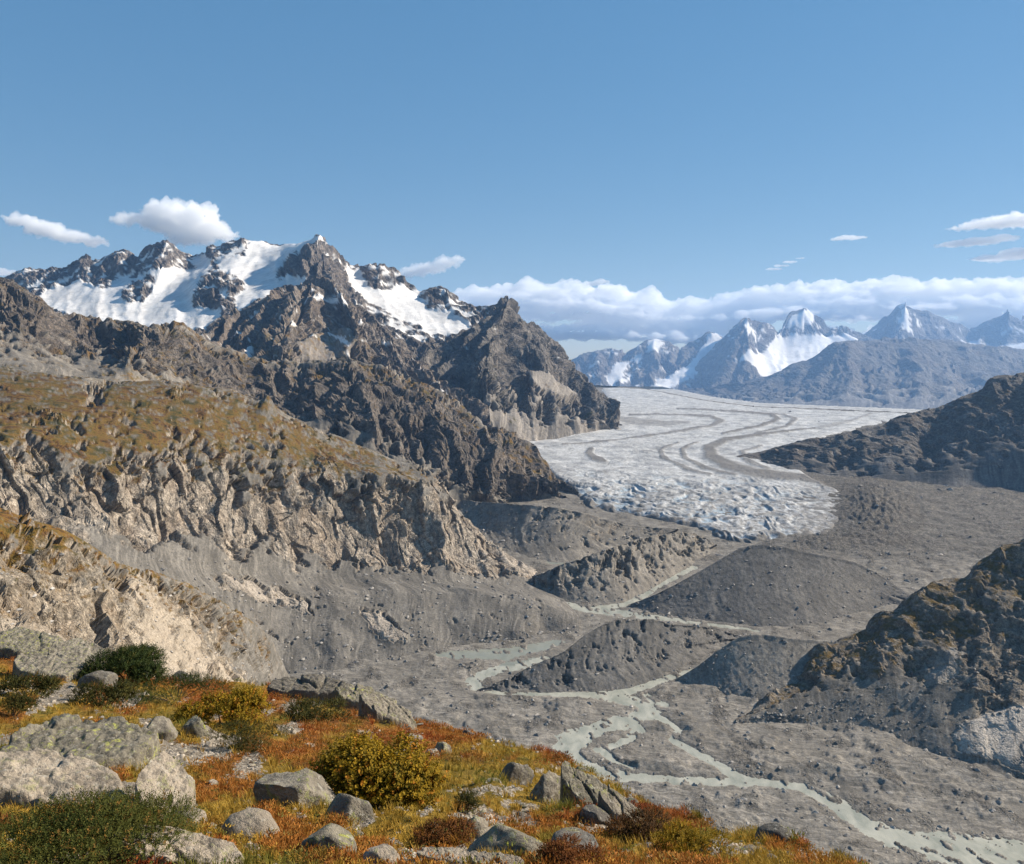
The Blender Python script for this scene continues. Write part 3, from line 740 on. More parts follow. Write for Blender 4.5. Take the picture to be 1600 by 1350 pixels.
c2 = [(-140, 880, 232), (-40, 905, 238), (20, 920, 244), (70, 938, 250), (110, 955, 255), (150, 972, 262), (190, 985, 272), (230, 985, 290), (260, 985, 305), (290, 1000, 318), (320, 1015, 330), (350, 1030, 340), (390, 1050, 358), (440, 1095, 390)]
c3 = [(-140, 980, 205), (-40, 985, 212), (30, 995, 222), (90, 1010, 232), (140, 1030, 240), (190, 1045, 248), (240, 1055, 262), (290, 1065, 280), (320, 1068, 292), (360, 1075, 310), (400, 1082, 330), (440, 1110, 365)]
c4 = [(-140, 1140, 180), (100, 1140, 195), (250, 1140, 225), (440, 1180, 320)]
c5 = [(-140, 1400, 140), (100, 1400, 150), (250, 1380, 180), (440, 1350, 280)]
_, SURF_SPUR = loft('cliff_spur', [(back(c, 60), .5, .5, 0), (c, [.25, .25, .3, .4, .4, .3, .05], [.85, .85, .75, .6, .6, .5, .2], 0), (c1, [.5, .55, .7, .75, .6, .4, 0], [.8, .7, .5, .45, .55, .5, .1], 0),
     (c2, [.95, 1, 1, 1, 1, .4, 0], [.25, .25, .2, .2, .1, .3, 0], 0), (c3, [.55, .6, .9, 1, 1, .4, 0], [.3, .2, .2, 0, 0, 0, 0], 0), (c4, .6, .3, 0), (c5, .5, .3, 0)],
     560, 420, 300, m_spur, rockA=14, lam=60, gullyA=15, glam=50, gstretch=2.6, rough=.7, facA=17, flam=64, qf=.64, butt=1.5, eoct=3, egain=.40, basevar=.3, seed=11, warp=5, vslope=.6, big=5, biglam=120,
     paint=[([(205, 890), (232, 895), (268, 925), (300, 985), (322, 1045), (318, 1068), (240, 1068), (210, 1010), (200, 950)], 'pale', .7), ([(322, 1020), (350, 1030), (412, 1075), (350, 1080)], 'pale', .8),
            ([(0, 950), (60, 955), (150, 1010), (130, 1040), (0, 990)], 'pale', .45)],
     label='sunlit rocky spur with pale slabs and ochre grass just beyond the near slope')

# ---- shaded slope at the right
m_rs = terrain_mat('right_slope_rock', U(760), rock=((.10, .089, .075), (.28, .242, .198)), talus=((.125, .114, .10), (.20, .183, .16)), veg=((.075, .06, .018), (.15, .09, .022), (.09, .06, .02)), pale=(.50, .46, .42), bump=.8, stain=.3)
c = [(1150, 1120, 770), (1190, 1098, 780), (1212, 1072, 800), (1245, 1050, 810), (1265, 1018, 815), (1300, 1000, 820), (1350, 985, 825), (1372, 962, 830), (1400, 948, 830), (1430, 920, 835), (1470, 908, 840), (1505, 898, 845), (1516, 880, 845), (1535, 868, 850), (1555, 850, 850), (1580, 842, 850), (1600, 834, 850), (1680, 812, 855), (1800, 780, 850), (2000, 740, 850), (2300, 690, 850)]
FOOT = np.array([(1150, 1133), (1215, 1130), (1290, 1140), (1370, 1155), (1440, 1175), (1500, 1195), (1560, 1215), (1620, 1235), (1720, 1255), (1850, 1290), (2300, 1400)], float)
def slope_row(pts, m):
    return [(x, y, face(y, float(np.interp(x, FOOT[:, 0], FOOT[:, 1])), m)) for x, y in pts]
c2 = slope_row([(1150, 1123), (1200, 1105), (1240, 1080), (1290, 1050), (1350, 1020), (1410, 995), (1470, 975), (1530, 945), (1600, 915), (1700, 880), (1850, 840), (2050, 790), (2300, 750)], .60)
c3 = slope_row([(1150, 1126), (1205, 1110), (1260, 1092), (1320, 1075), (1390, 1058), (1450, 1040), (1500, 1030), (1560, 1005), (1620, 990), (1720, 950), (1850, 900), (2050, 850), (2300, 820)], .56)
c4 = slope_row([(1150, 1129), (1210, 1118), (1280, 1112), (1350, 1110), (1420, 1112), (1480, 1112), (1530, 1100), (1600, 1085), (1720, 1080), (1850, 1080), (2300, 1100)], .48)
c5 = sink(FL((1150, 1133), (1215, 1130), (1290, 1140), (1370, 1155), (1440, 1175), (1500, 1195), (1560, 1215), (1620, 1235), (1720, 1255), (1850, 1290), (2300, 1400)), 1)
c6 = sink(FL((1150, 1145), (1290, 1165), (1440, 1200), (1620, 1260), (2300, 1440)), 15)
_, SURF_RIGHT = loft('hillside', [(back(c, 60), .8, .2, 0), (c, [.7, .9, .95, .9, .95, .9, .9], [.3, .5, .55, .5, .55, .5, .3], 0), (c2, [.5, .7, .65, .7, .7, .8, .9], [.2, .45, .4, .5, .5, .45, .2], 0),
     (c3, [0, .2, .4, .6, .95, .95, .8], [.1, .1, .28, .2, .1, .1, 0], 0), (c4, [0, 0, .02, .15, .9, 1, .7], 0, 0), (c5, [0, 0, 0, 0, .3, .5, .3], 0, 0), (c6, 0, 0, 0)],
     640, 420, 740, m_rs, rockA=20, lam=46, gullyA=9, glam=34, gstretch=3, rough=.6, facA=5.5, flam=34, seed=12, warp=5, vslope=.6, big=5, biglam=90,
     paint=[([(1492, 1150), (1510, 1130), (1560, 1105), (1640, 1095), (1640, 1225), (1560, 1190), (1500, 1175)], 'pale', .9), ([(1440, 1050), (1480, 1010), (1510, 1015), (1490, 1060), (1445, 1075)], 'pale', .5)],
     label='dark shaded rocky slope rising at the right edge with a pale slab at its foot')

# ---- moraine ridges on the valley floor
m_mor = terrain_mat('moraine_till', U(950), rock=((.15, .135, .115), (.29, .26, .22)), talus=((.15, .138, .122), (.25, .228, .20)), pale=(.45, .40, .34), bump=.8, stain=.2, streak=.55)
m_mor2 = terrain_mat('moraine_grey_till', U(950), rock=((.095, .09, .084), (.19, .178, .165)), talus=((.10, .095, .089), (.165, .156, .146)), pale=(.42, .39, .35), bump=.7, stain=.1, streak=.4)

def moraine(label, crest, foot, nu, nv, mat, m=0.62, gA=9, glam=16, backdpy=26, seed=20, rockv=.35, mid=.5, **kw):
    """crest [(px,py,row of the foot below it)], foot [(px,py)]"""
    cr = [(x, y, face(y, b, m)) for x, y, b in crest]
    ft = sink(FL(*foot), 1.2)
    k = len(cr)
    ua = np.linspace(0, 1, 40)
    ca, fa = np.array(cr), np.array(ft)
    mida = []
    for u in ua[::4]:
        a = [np.interp(u, np.linspace(0, 1, len(q)), q[:, j]) for q in (ca, fa) for j in range(3)]
        mida.append((a[0] * (1 - mid) + a[3] * mid, a[1] * (1 - mid) + a[4] * mid + 2, 1 / ((1 - mid) / a[2] + mid / a[5])))
    bk = sink([(x, y + backdpy, Y * 1.10) for x, y, Y in cr], 4)
    def lerp(a_, b_, f_):
        a_, b_ = np.array(a_), np.array(b_)
        u_ = np.linspace(0, 1, len(a_))
        bi = np.stack([np.interp(u_, np.linspace(0, 1, len(b_)), b_[:, j_]) for j_ in range(3)], -1)
        o_ = a_ * (1 - f_) + bi * f_
        o_[:, 2] = 1 / ((1 - f_) / a_[:, 2] + f_ / bi[:, 2])
        return [tuple(v_) for v_ in o_]
    return loft('moraine', [(bk, .2, 0, 0), (lerp(cr, bk, .10), .2, 0, 0), (cr, rockv, 0, 0), (lerp(cr, mida, .12), rockv, 0, 0), (mida, rockv, 0, 0), (ft, .0, 0, 0), (sink(FL(*[(x, y + 10) for x, y in foot]), 12), 0, 0, 0)],
                nu, nv, 950, mat, qf=.72, rockA=4, lam=18, gullyA=gA, glam=glam, gstretch=4.5, rough=1.0, facA=.8, flam=8, label=label, seed=seed, warp=3, **kw)

SURF_MOR = []
SURF_MOR.append(moraine('lateral moraine bank with a concave grey face below the glacier edge', [(700, 775, 800), (730, 781, 815), (790, 786, 845), (850, 790, 868), (900, 798, 872), (950, 812, 860), (1000, 822, 850), (1060, 826, 850)], [(700, 830), (740, 840), (790, 862), (850, 878), (890, 880), (940, 866), (1000, 856), (1060, 852)], 260, 110, m_mor, seed=21, gA=7, glam=13, backdpy=4)[1])
SURF_MOR.append(moraine('long sunlit moraine ridge with fluted face in front of the ice snout', [(812, 908, 915), (840, 898, 930), (870, 884, 940), (905, 872, 944), (945, 858, 944), (985, 845, 930), (1030, 834, 910), (1075, 830, 888), (1100, 838, 870), (1120, 850, 862)], [(812, 914), (845, 928), (880, 940), (925, 945), (965, 944), (1010, 925), (1050, 902), (1085, 882), (1105, 870), (1124, 860)], 330, 150, m_mor, seed=22, gA=15, glam=12, rockv=.45)[1])
SURF_MOR.append(moraine('smooth grey moraine hump with a straight shaded face right of the stream', [(985, 944, 952), (1020, 930, 960), (1060, 910, 966), (1100, 888, 970), (1135, 868, 974), (1160, 855, 976), (1190, 850, 978), (1215, 852, 978), (1250, 860, 976), (1290, 868, 970), (1335, 878, 960), (1365, 892, 950), (1400, 915, 945), (1440, 940, 952)], [(985, 950), (1040, 964), (1100, 972), (1150, 978), (1200, 982), (1260, 980), (1310, 968), (1360, 955), (1400, 948), (1440, 955)], 380, 160, m_mor2, seed=23, gA=4.5, glam=18, rockv=.1)[1])
SURF_MOR.append(moraine('dark fluted moraine ridge between the lake and the braided river', [(745, 1078, 1082), (790, 1060, 1080), (840, 1035, 1080), (880, 1018, 1082), (915, 990, 1082), (945, 974, 1080), (975, 966, 1074), (1010, 966, 1066), (1050, 974, 1052), (1095, 978, 1034), (1130, 984, 1014), (1165, 996, 1006)], [(745, 1082), (800, 1082), (860, 1083), (920, 1082), (970, 1078), (1010, 1068), (1050, 1052), (1090, 1036), (1130, 1014), (1165, 1004)], 400, 170, m_mor2, seed=24, gA=10, glam=13, rockv=.3)[1])
SURF_MOR.append(moraine('brownish moraine mound at the foot of the shaded right slope', [(1055, 1062, 1066), (1090, 1040, 1078), (1125, 1014, 1090), (1160, 994, 1100), (1190, 990, 1104), (1230, 996, 1108), (1280, 1000, 1105), (1330, 1004, 1100)], [(1055, 1066), (1095, 1078), (1140, 1092), (1190, 1102), (1240, 1108), (1290, 1108), (1330, 1102)], 260, 140, m_mor, seed=25, gA=3.5, glam=18, rockv=.12)[1])

# ---- valley floor, river, lake
CHAN = [  # centre line rows: px, py, half width in frame pixels
    [(862, 878, 7), (885, 877, 8), (905, 878, 6)],
    [(815, 910, 4), (850, 922, 4), (885, 938, 4), (905, 950, 8), (960, 957, 12), (1010, 962, 9), (1060, 969, 6), (1110, 976, 5), (1150, 980, 5), (1185, 986, 3)],
    [(1085, 886, 5), (1060, 898, 5), (1030, 915, 4), (1000, 934, 6), (965, 946, 8), (930, 950, 8)],
    [(690, 1022, 8), (740, 1022, 16), (790, 1020, 18), (840, 1010, 14), (875, 1002, 8)],
    [(850, 1030, 9), (800, 1040, 12), (760, 1052, 11), (738, 1062, 9), (742, 1074, 8), (790, 1083, 6), (850, 1084, 6), (905, 1085, 9), (950, 1084, 14)],
    [(1085, 1046, 3), (1060, 1054, 7), (1020, 1066, 8), (975, 1080, 14), (960, 1088, 18), (990, 1098, 18), (1015, 1112, 14), (990, 1125, 14), (940, 1135, 18), (900, 1150, 20), (885, 1168, 20), (900, 1190, 22), (930, 1207, 18), (985, 1214, 9), (1060, 1219, 8), (1120, 1221, 9), (1170, 1222, 9)],
    [(1010, 1085, 5), (1020, 1095, 6), (1040, 1100, 7)],
    [(990, 1125, 8), (1000, 1140, 8), (970, 1160, 7), (935, 1172, 8)],
    [(1005, 1112, 8), (1035, 1122, 6), (1060, 1140, 5), (1050, 1155, 6), (1080, 1172, 8), (1115, 1190, 9), (1140, 1206, 9), (1165, 1219, 11), (1200, 1223, 8), (1255, 1230, 9), (1290, 1246, 14), (1325, 1270, 17), (1365, 1295, 24), (1430, 1318, 36), (1510, 1330, 40), (1600, 1338, 42), (1800, 1350, 44)],
    [(940, 1172, 7), (960, 1190, 4), (990, 1200, 3)],
]
def chan_world(ch):
    out = []
    for x, y, h in ch:
        Y = float(YF(y))
        out.append(((x - CX) / F * Y * S, Y * S, h * 1.25 * Y / F * S))
    return out
CW = [chan_world(c) for c in CHAN]
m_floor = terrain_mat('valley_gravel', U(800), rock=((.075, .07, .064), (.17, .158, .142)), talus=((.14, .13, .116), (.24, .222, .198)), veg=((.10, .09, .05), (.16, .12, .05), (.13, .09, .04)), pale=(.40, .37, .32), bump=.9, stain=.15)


nu, nv = 900, 370
pys = np.concatenate([np.linspace(600, 840, 105), np.linspace(841, 1410, nv - 105)])
pxs = np.linspace(-150, 2300, nu)
pxs = np.concatenate([np.linspace(-300, 480, 30)[:-1], np.linspace(480, 1640, 540), np.linspace(1640, 2500, 30)[1:]])
nu = len(pxs)
PX, PY = np.meshgrid(pxs, pys)
def far_edge(px):
    return np.interp(px, [900, 1000, 1040, 1100, 1180, 1300, 1400, 1600], [600, 606, 613, 625, 635, 640, 644, 655])
PY = np.where(PY < 840, far_edge(PX) + (PY - 600) / 240 * (840 - far_edge(PX)), PY)
Yg = YF(PY)
Pf = W(PX, PY, Yg)
far_pad = Pf[0].copy()
dch = np.full(PX.shape, 1e9)
wob = perlin(Pf.reshape(-1, 3) / 22.0).reshape(PX.shape)
wob2 = perlin(Pf.reshape(-1, 3) / 7.0 + 50).reshape(PX.shape)
for cwl in CW:
    dch = np.minimum(dch, polydist(Pf[..., 0], Pf[..., 1], cwl))
dch = dch + .38 * wob + .24 * wob2 + .12 * perlin(Pf.reshape(-1, 3) / 3.0 + 80).reshape(PX.shape)
q = Pf.reshape(-1, 3) / (U(800))
bank = sstep(.85, 1.9, dch)
bars = fbm(np.stack([q[:, 0], q[:, 1] * .8, q[:, 2]], -1) / 40.0, 4, .55).reshape(PX.shape)
peb = fbm(q / 7.0 + 8, 3, .62).reshape(PX.shape)
ter = ridged(np.stack([q[:, 0] * .6 + q[:, 1] * .25, q[:, 1], q[:, 2]], -1) / 34.0 + 4, 4).reshape(PX.shape)
hfl = np.where(dch < .85, -2.2, 0) * 1.0
h = -2.4 * (1 - sstep(.72, 1.0, dch)) + bank * (1.6 + 1.5 * np.maximum(bars, -.8) + 2.6 * np.maximum(ter - .5, -.12)) + peb * .55 * sstep(.8, 1.3, dch)
barn = fbm(np.stack([q[:, 0] / 16 + q[:, 1] / 60, q[:, 1] / 26, q[:, 2] * 0 + 5], -1), 4, .55).reshape(PX.shape)
h = h + 3.4 * sstep(.34, .5, barn) * (1 - sstep(.8, 1.1, dch)) * (PX < 1660)
nearlow = sstep(1210, 1330, PY) * sstep(1.0, 2.6, dch) * sstep(1330, 1100, PX)
h = h + 3.0 * nearlow * (ridged(q / 60.0 + 2, 4).reshape(PX.shape))
far_h = sstep(900, 830, PY) * sstep(1150, 1260, PX)
hum = ridged(np.stack([q[:, 0] * .35 + q[:, 1] * .3, q[:, 1] * .55, q[:, 2] * 0], -1) / 26.0 + 14, 4, .5).reshape(PX.shape)
h = h + far_h * 9.0 * (hum - .4)
hump = np.exp(-(((PX - 1370 - (PY - 795) * .2) / 52) ** 2 + ((PY - 800) / 38) ** 2)) * 30 + np.exp(-(((PX - 1290) / 60) ** 2 + ((PY - 852) / 14) ** 2)) * 10
h = h + hump * (.6 + .9 * ridged(q / 22.0 + 4, 4).reshape(PX.shape))
knob = sstep(975, 900, PY) * sstep(1240, 1330, PX) * sstep(860, 890, PY)
h = h + knob * 11 * np.maximum(hum - .35, 0)
ledge = sstep(1.5, 3.5, dch) * sstep(1000, 1100, PY)
lw = fbm(np.stack([q[:, 0] * .5 - q[:, 1] * .2, q[:, 1] * .9, q[:, 2] * 0], -1) / 55.0 + 33, 4, .5).reshape(PX.shape)
h = h + ledge * 3.2 * (sstep(.02, .12, lw) + sstep(.32, .42, lw))
Pf2 = Pf.copy()
Pf2[..., 2] += h
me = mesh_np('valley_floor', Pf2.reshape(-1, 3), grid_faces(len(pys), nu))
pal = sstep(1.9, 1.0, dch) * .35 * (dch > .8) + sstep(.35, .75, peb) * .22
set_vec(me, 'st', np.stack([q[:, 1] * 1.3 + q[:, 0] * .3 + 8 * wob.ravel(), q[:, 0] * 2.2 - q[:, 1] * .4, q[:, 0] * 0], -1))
set_col(me, 'masks', np.stack([np.clip(sstep(.1, .5, bars) * .8 + sstep(2, 10, hump) + .75 * sstep(900, 850, PY) * sstep(1150, 1300, PX), 0, 1), np.zeros_like(h), np.zeros_like(h), pal], -1))  # dark rubble on bars and hump; far right plain darkened as painted shade
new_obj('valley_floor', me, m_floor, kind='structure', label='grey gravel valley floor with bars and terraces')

def water_mat(name, col, col2, rough):
    m = bpy.data.materials.new(name)
    t = NT(m)
    geo = t.n('ShaderNodeNewGeometry')
    mp = t.n('ShaderNodeMapping')
    mp.inputs['Scale'].default_value = (1, .5, 1)
    t.l(geo.outputs['Position'], mp.inputs[0])
    n1 = t.noise(mp.outputs[0], .05, 5, .6, .6)
    n2 = t.noise(mp.outputs[0], .9, 4, .7)
    colr = t.ramp(n1, [(.35, col), (.65, col2)])
    bs = t.n('ShaderNodeBsdfPrincipled', i_Roughness=rough, i_IOR=1.33)
    bs.inputs['Specular IOR Level'].default_value = .35
    t.l(colr, bs.inputs['Base Color'])
    bp = t.n('ShaderNodeBump', i_Strength=.35, i_Distance=.5)
    t.l(n2, bp.inputs['Height'])
    t.l(bp.outputs[0], bs.inputs['Normal'])
    out = t.n('ShaderNodeOutputMaterial')
    t.l(bs.outputs[0], out.inputs[0])
    return m
m_river = water_mat('silty_water', (.24, .245, .20), (.40, .385, .315), .34)
m_lake = water_mat('lake_water', (.20, .205, .165), (.25, .25, .20), .12)

def water_sheet(name, chans, mat, label, dz):
    keep = np.full(PX.shape, 1e9)
    for k in chans:
        keep = np.minimum(keep, polydist(Pf[..., 0], Pf[..., 1], CW[k]))
    keep = keep < 1.75
    kq = keep[:-1, :-1] | keep[1:, :-1] | keep[1:, 1:] | keep[:-1, 1:]
    fc = grid_faces(len(pys), nu)[kq.ravel()]
    used, inv = np.unique(fc, return_inverse=True)
    co = Pf.reshape(-1, 3)[used].copy()
    co[:, 2] += dz
    return new_obj(name, mesh_np(name, co, inv.reshape(-1, 4)), mat, kind='structure', label=label)
water_sheet('river', [1, 2, 4, 5, 6, 7, 8, 9], m_river, 'milky grey-green braided meltwater river', -.7)
water_sheet('lake', [3], m_lake, 'still grey-green meltwater lake left of the dark moraine', -.66)
water_sheet('pond', [0], m_lake, 'small meltwater pond below the lateral moraine', -.62)

# ---- glacier
m_ice = bpy.data.materials.new('glacier_ice')
t = NT(m_ice)
geo = t.n('ShaderNodeNewGeometry')
att = t.n('ShaderNodeAttribute', attribute_name='masks')
sep = t.n('ShaderNodeSeparateColor')
t.l(att.outputs['Color'], sep.inputs[0])
k = 1 / U(1900)
n1 = t.noise(geo.outputs['Position'], k / 30, 5, .6)
n2 = t.noise(geo.outputs['Position'], k / 4, 5, .7)
ice = t.ramp(n1, [(.35, (.29, .29, .287)), (.62, (.52, .515, .50))])
ice = t.mix(.5, ice, t.ramp(n2, [(.36, .22), (.64, .75)]), 'OVERLAY')
ice = t.mix(sep.outputs[1], ice, t.mix(n2, (.20, .27, .33), (.40, .47, .52)))
deb = t.mix(n2, (.085, .078, .07), (.20, .18, .155))
col = t.mix(sep.outputs[0], ice, deb)
bs = t.n('ShaderNodeBsdfPrincipled', i_Roughness=.75)
bs.inputs['Specular IOR Level'].default_value = .25
t.l(col, bs.inputs['Base Color'])
bp = t.n('ShaderNodeBump', i_Strength=.6, i_Distance=U(1900) * 2.5)
t.l(n2, bp.inputs['Height'])
t.l(bp.outputs[0], bs.inputs['Normal'])
out = t.n('ShaderNodeOutputMaterial')
t.l(bs.outputs[0], out.inputs[0])

ICE = [(930, 603), (960, 640), (940, 668), (820, 690), (815, 705), (850, 735), (885, 762), (905, 782), (920, 796), (975, 806), (1050, 818), (1100, 832), (1130, 846), (1165, 852), (1205, 848), (1260, 840), (1300, 836), (1318, 818), (1332, 798), (1334, 778), (1312, 765), (1285, 756), (1270, 752), (1262, 742), (1245, 726), (1235, 706), (1275, 690), (1360, 668), (1460, 652), (1480, 640), (1480, 630), (1200, 632), (1040, 608), (1000, 603)]
BANDS = [([(1275, 671, 1.0), (1200, 680, 2.0), (1135, 690, 3.2), (1108, 702, 4.5), (1112, 716, 5.5), (1135, 730, 6.5), (1175, 742, 7), (1260, 752, 7), (1330, 760, 9)], .95),
         ([(985, 650, 1), (1060, 650, 1.2), (1110, 653, 1.8), (1127, 660, 2.5), (1110, 668, 2), (1040, 680, 1.5), (950, 692, 1.4), (880, 698, 1)], .85),
         ([(1060, 640, 1), (1150, 645, 1.4), (1205, 650, 1.9), (1216, 657, 2.4), (1190, 668, 2), (1130, 680, 1.5)], .95),
         ([(1160, 646, 1), (1225, 650, 1.4), (1243, 657, 2), (1230, 668, 1.8), (1180, 680, 1.2)], .85),
         ([(1360, 648, 1.5), (1330, 660, 2), (1280, 671, 2.4)], .55),
         ([(924, 704, 2), (920, 712, 3), (930, 720, 3.5), (945, 724, 2)], .9),
         ([(1060, 695, 1), (1032, 705, 1.5), (1036, 718, 2), (1070, 735, 2.2), (1110, 745, 2)], .8),
         ([(1090, 694, 1), (1066, 704, 1.6), (1070, 718, 2.2), (1100, 734, 2.2), (1150, 746, 2)], .85),
         ([(1190, 700, 1.5), (1160, 708, 2), (1165, 722, 2.4), (1200, 736, 2.5)], .75),
         ([(960, 655, 4), (1000, 662, 6), (1040, 664, 4), (1075, 662, 2)], .6)]
gx = np.concatenate([np.linspace(760, 1360, 400), np.linspace(1362, 1500, 46)])
gy = np.concatenate([np.linspace(602, 700, 130), np.linspace(700.8, 870, 200)])
GX, GY = np.meshgrid(gx, gy)
Gb = W(GX, GY, YF(GY))
qg = Gb.reshape(-1, 3) / U(1700)
w1 = perlin(qg / 16.0).reshape(GX.shape)
w2 = perlin(qg / 16.0 + 60).reshape(GX.shape)
w1b = perlin(qg / 5.0 + 7).reshape(GX.shape)
ins = inpoly(GX + 9 * w1 + 4 * w1b, GY + 5 * w2 + 2.5 * w1b, ICE).astype(float)
ins *= GY > far_edge(GX) - 1.0
soft = blur(ins, 6)
softw = blur(blur(ins, 10), 8)
soft2 = blur(ins, 2)
dome = sstep(.3, 1.0, soft)
icefall = sstep(735, 775, GY - (GX - 1050) * .03) * sstep(1360, 1150, GX)
ax_, ay_ = GX - 1090 + 8 * w1, (GY - 690) * 2.3 + 8 * w2
rad_, th_ = np.hypot(ax_, ay_), np.arctan2(ay_, ax_)
w3 = perlin(qg / 40.0 + 12).reshape(GX.shape)
trans = ridged(np.stack([(rad_ / 17 + 1.6 * w3).ravel(), (th_ * 2.2).ravel(), qg[:, 2] * 0 + 3], -1), 4, .42).reshape(GX.shape)
radial = ridged(np.stack([(th_ * 13 + 1.8 * w3).ravel(), (rad_ / 110).ravel(), qg[:, 2] * 0 + 8], -1), 4, .42).reshape(GX.shape)
kr = sstep(-.2, .5, w3 + (GX - 1130) / 160)
crev = trans * (1 - kr) + radial * kr
blk = ridged(np.stack([qg[:, 0] / 13, qg[:, 1] / 20, qg[:, 2] / 13], -1), 4, .5).reshape(GX.shape)
und = fbm(qg / 60.0, 3).reshape(GX.shape)
u_g = U(1700)
fl = np.zeros(GX.shape)
debris = np.zeros(GX.shape)
xw = GX + 2.0 * w1
yw = (GY + 1.0 * w2)
for pts, amt in BANDS:
    dd = polydist(xw, yw * 2.0, [(x, y * 2.0, w * 2.3) for x, y, w in pts])
    debris = np.maximum(debris, amt * sstep(1.35, .5, dd))
edge = sstep(.98, .45, soft)
h = -14 * (1 - dome) + dome * u_g * (2.0 * und + (.9 + 6.5 * icefall) * (crev - .45) + (.3 + .7 * icefall) * (blk - .45)) + 9 * dome
h += 5 * debris
Gp = Gb.copy()
Gp[..., 2] += h
# flow stripes
stripe = perlin(np.stack([(GX * .22 + GY * 1.1 + 6 * w2).ravel() / 5.0, (GX - 800).ravel() / 140.0, qg[:, 0] * 0], -1)).reshape(GX.shape)
debris = np.maximum(debris, .55 * sstep(.1, .6, stripe) * (.35 + .65 * sstep(680, 720, GY)))
dirt = sstep(.25, .75, fbm(qg / 10.0 + 31, 4, .6).reshape(GX.shape) * .5 + .5 + .22 * edge - .04 + .25 * sstep(1180, 1330, GX) * sstep(740, 800, GY)) * (.3 + .7 * sstep(720, 800, GY))
debris = np.clip(np.maximum(debris, dirt * .8) + .95 * sstep(.92, .55, softw + .22 * w1 + .15 * w1b) * sstep(730, 790, GY), 0, 1)
blue = icefall * sstep(.52, .38, crev) * sstep(1330, 1180, GX)
fc = grid_faces(len(gy), len(gx))
kq = ((blur(ins, 10) > .02)[:-1, :-1]).ravel()
fc = fc[kq]
used, inv = np.unique(fc, return_inverse=True)
me = mesh_np('glacier', Gp.reshape(-1, 3)[used], inv.reshape(-1, 4))
set_col(me, 'masks', np.stack([debris, blue, fl, fl], -1).reshape(-1, 4)[used])
new_obj('glacier', me, m_ice, kind='structure', label='white valley glacier with dark medial moraine bands and a crevassed snout')

# ---- rubble: uncountable small blocks on scree, moraines and gravel
co1, fc1 = OCT
def rubble(label, Pg, n, mask, px_size, seed, tone):
    r = np.random.default_rng(seed)
    nv_, nu_ = Pg.shape[:2]
    i, j = (r.random(n * 4) * (nv_ - 1)).astype(int), (r.random(n * 4) * (nu_ - 1)).astype(int)
    ok = r.random(n * 4) < mask[i, j]
    i, j = i[ok][:n], j[ok][:n]
    P = Pg[i, j] + (Pg[i + 1, j] - Pg[i, j]) * r.random((len(i), 1)) + (Pg[i, j + 1] - Pg[i, j]) * r.random((len(i), 1))
    m = len(i)
    sz = px_size * P[:, 1] / F * (.45 + 2.2 * r.random(m) ** 4)
    dim = sz[:, None] * (.6 + .8 * r.random((m, 3))) * np.array([1.2, 1.0, .75])
    g = tone * (.55 + .9 * r.random((m, 1)))
    return scatter_mesh('rubble', co1, fc1, P, dim, r.random(m) * 6.28, g * np.array([[1, .92, .82]]), M_PEB, label)
def vrange(P, a, b, jit=.03):
    v = np.linspace(0, 1, P.shape[0])[:, None] + 0 * P[..., 0]
    return ((v > a) & (v < b)).astype(float)
rubble('scattered blocks on the scree of the left hillside', SURF_HILL, 3500, vrange(SURF_HILL, .45, .95), 1.3, 1, .24)
rubble('scattered blocks on the scree of the right slope', SURF_RIGHT, 2200, vrange(SURF_RIGHT, .35, .95), 1.4, 2, .20)
rubble('loose blocks on the near spur', SURF_SPUR, 1500, vrange(SURF_SPUR, .15, .8), 1.5, 3, .32)
for k_, sm in enumerate(SURF_MOR):
    rubble('loose blocks on moraine ' + ('bank', 'ridge', 'hump', 'flank', 'mound')[k_], sm, 500, vrange(sm, .2, .9), 1.1, 10 + k_, .24)
fm = (dch > 1.05) * (PX > 470) * (PX < 1640) * (PY < 1400) * np.where(PY < 860, .25, 1.0) * (.25 + sstep(-.1, .5, bars)) * .7
rubble('blocks and cobbles strewn over the valley floor', Pf2, 6000, fm, 1.6, 30, .22)
fm2 = (dch > .6) * (dch < 1.15) * (PX > 600) * (PX < 1640) * (PY > 900) * (PY < 1400) * 1.0
rubble('cobbles along and in the river channels', Pf2, 1200, fm2, 1.6, 31, .30)
# ------------------------------------------------------------------ near slope (real metres)
def W1(px, py, Y):
    return np.stack([(px - CX) / F * Y, Y, (HY - py) / F * Y], -1)

cr = [(-260, 960, 32), (-100, 985, 30), (0, 1004, 28), (60, 1010, 27), (130, 1026, 26), (200, 1050, 26), (260, 1062, 25), (330, 1066, 25), (410, 1074, 26), (480, 1080, 26), (560, 1084, 26), (610, 1104, 23), (640, 1130, 20), (700, 1140, 17.5), (780, 1163, 15.5), (870, 1187, 14), (930, 1214, 12.2), (980, 1245, 10.6), (1015, 1268, 9.4), (1080, 1284, 8.2), (1150, 1297, 7.3), (1220, 1314, 6.5), (1300, 1342, 5.6), (1400, 1378, 4.9), (1520, 1430, 4.2), (1750, 1520, 3.4)]
r6 = [(-260, 1035, 21.5), (-100, 1040, 21), (0, 1050, 20.5), (150, 1066, 20), (300, 1086, 19.5), (420, 1096, 19.5), (520, 1106, 19.2), (600, 1124, 17.8), (650, 1142, 16.4), (720, 1156, 14.8), (800, 1178, 13.4), (880, 1202, 12.2), (940, 1230, 10.8), (990, 1258, 9.6), (1040, 1284, 8.2), (1120, 1300, 7.2), (1220, 1323, 6.1), (1320, 1356, 5.2), (1520, 1440, 4.0), (1750, 1530, 3.3)]
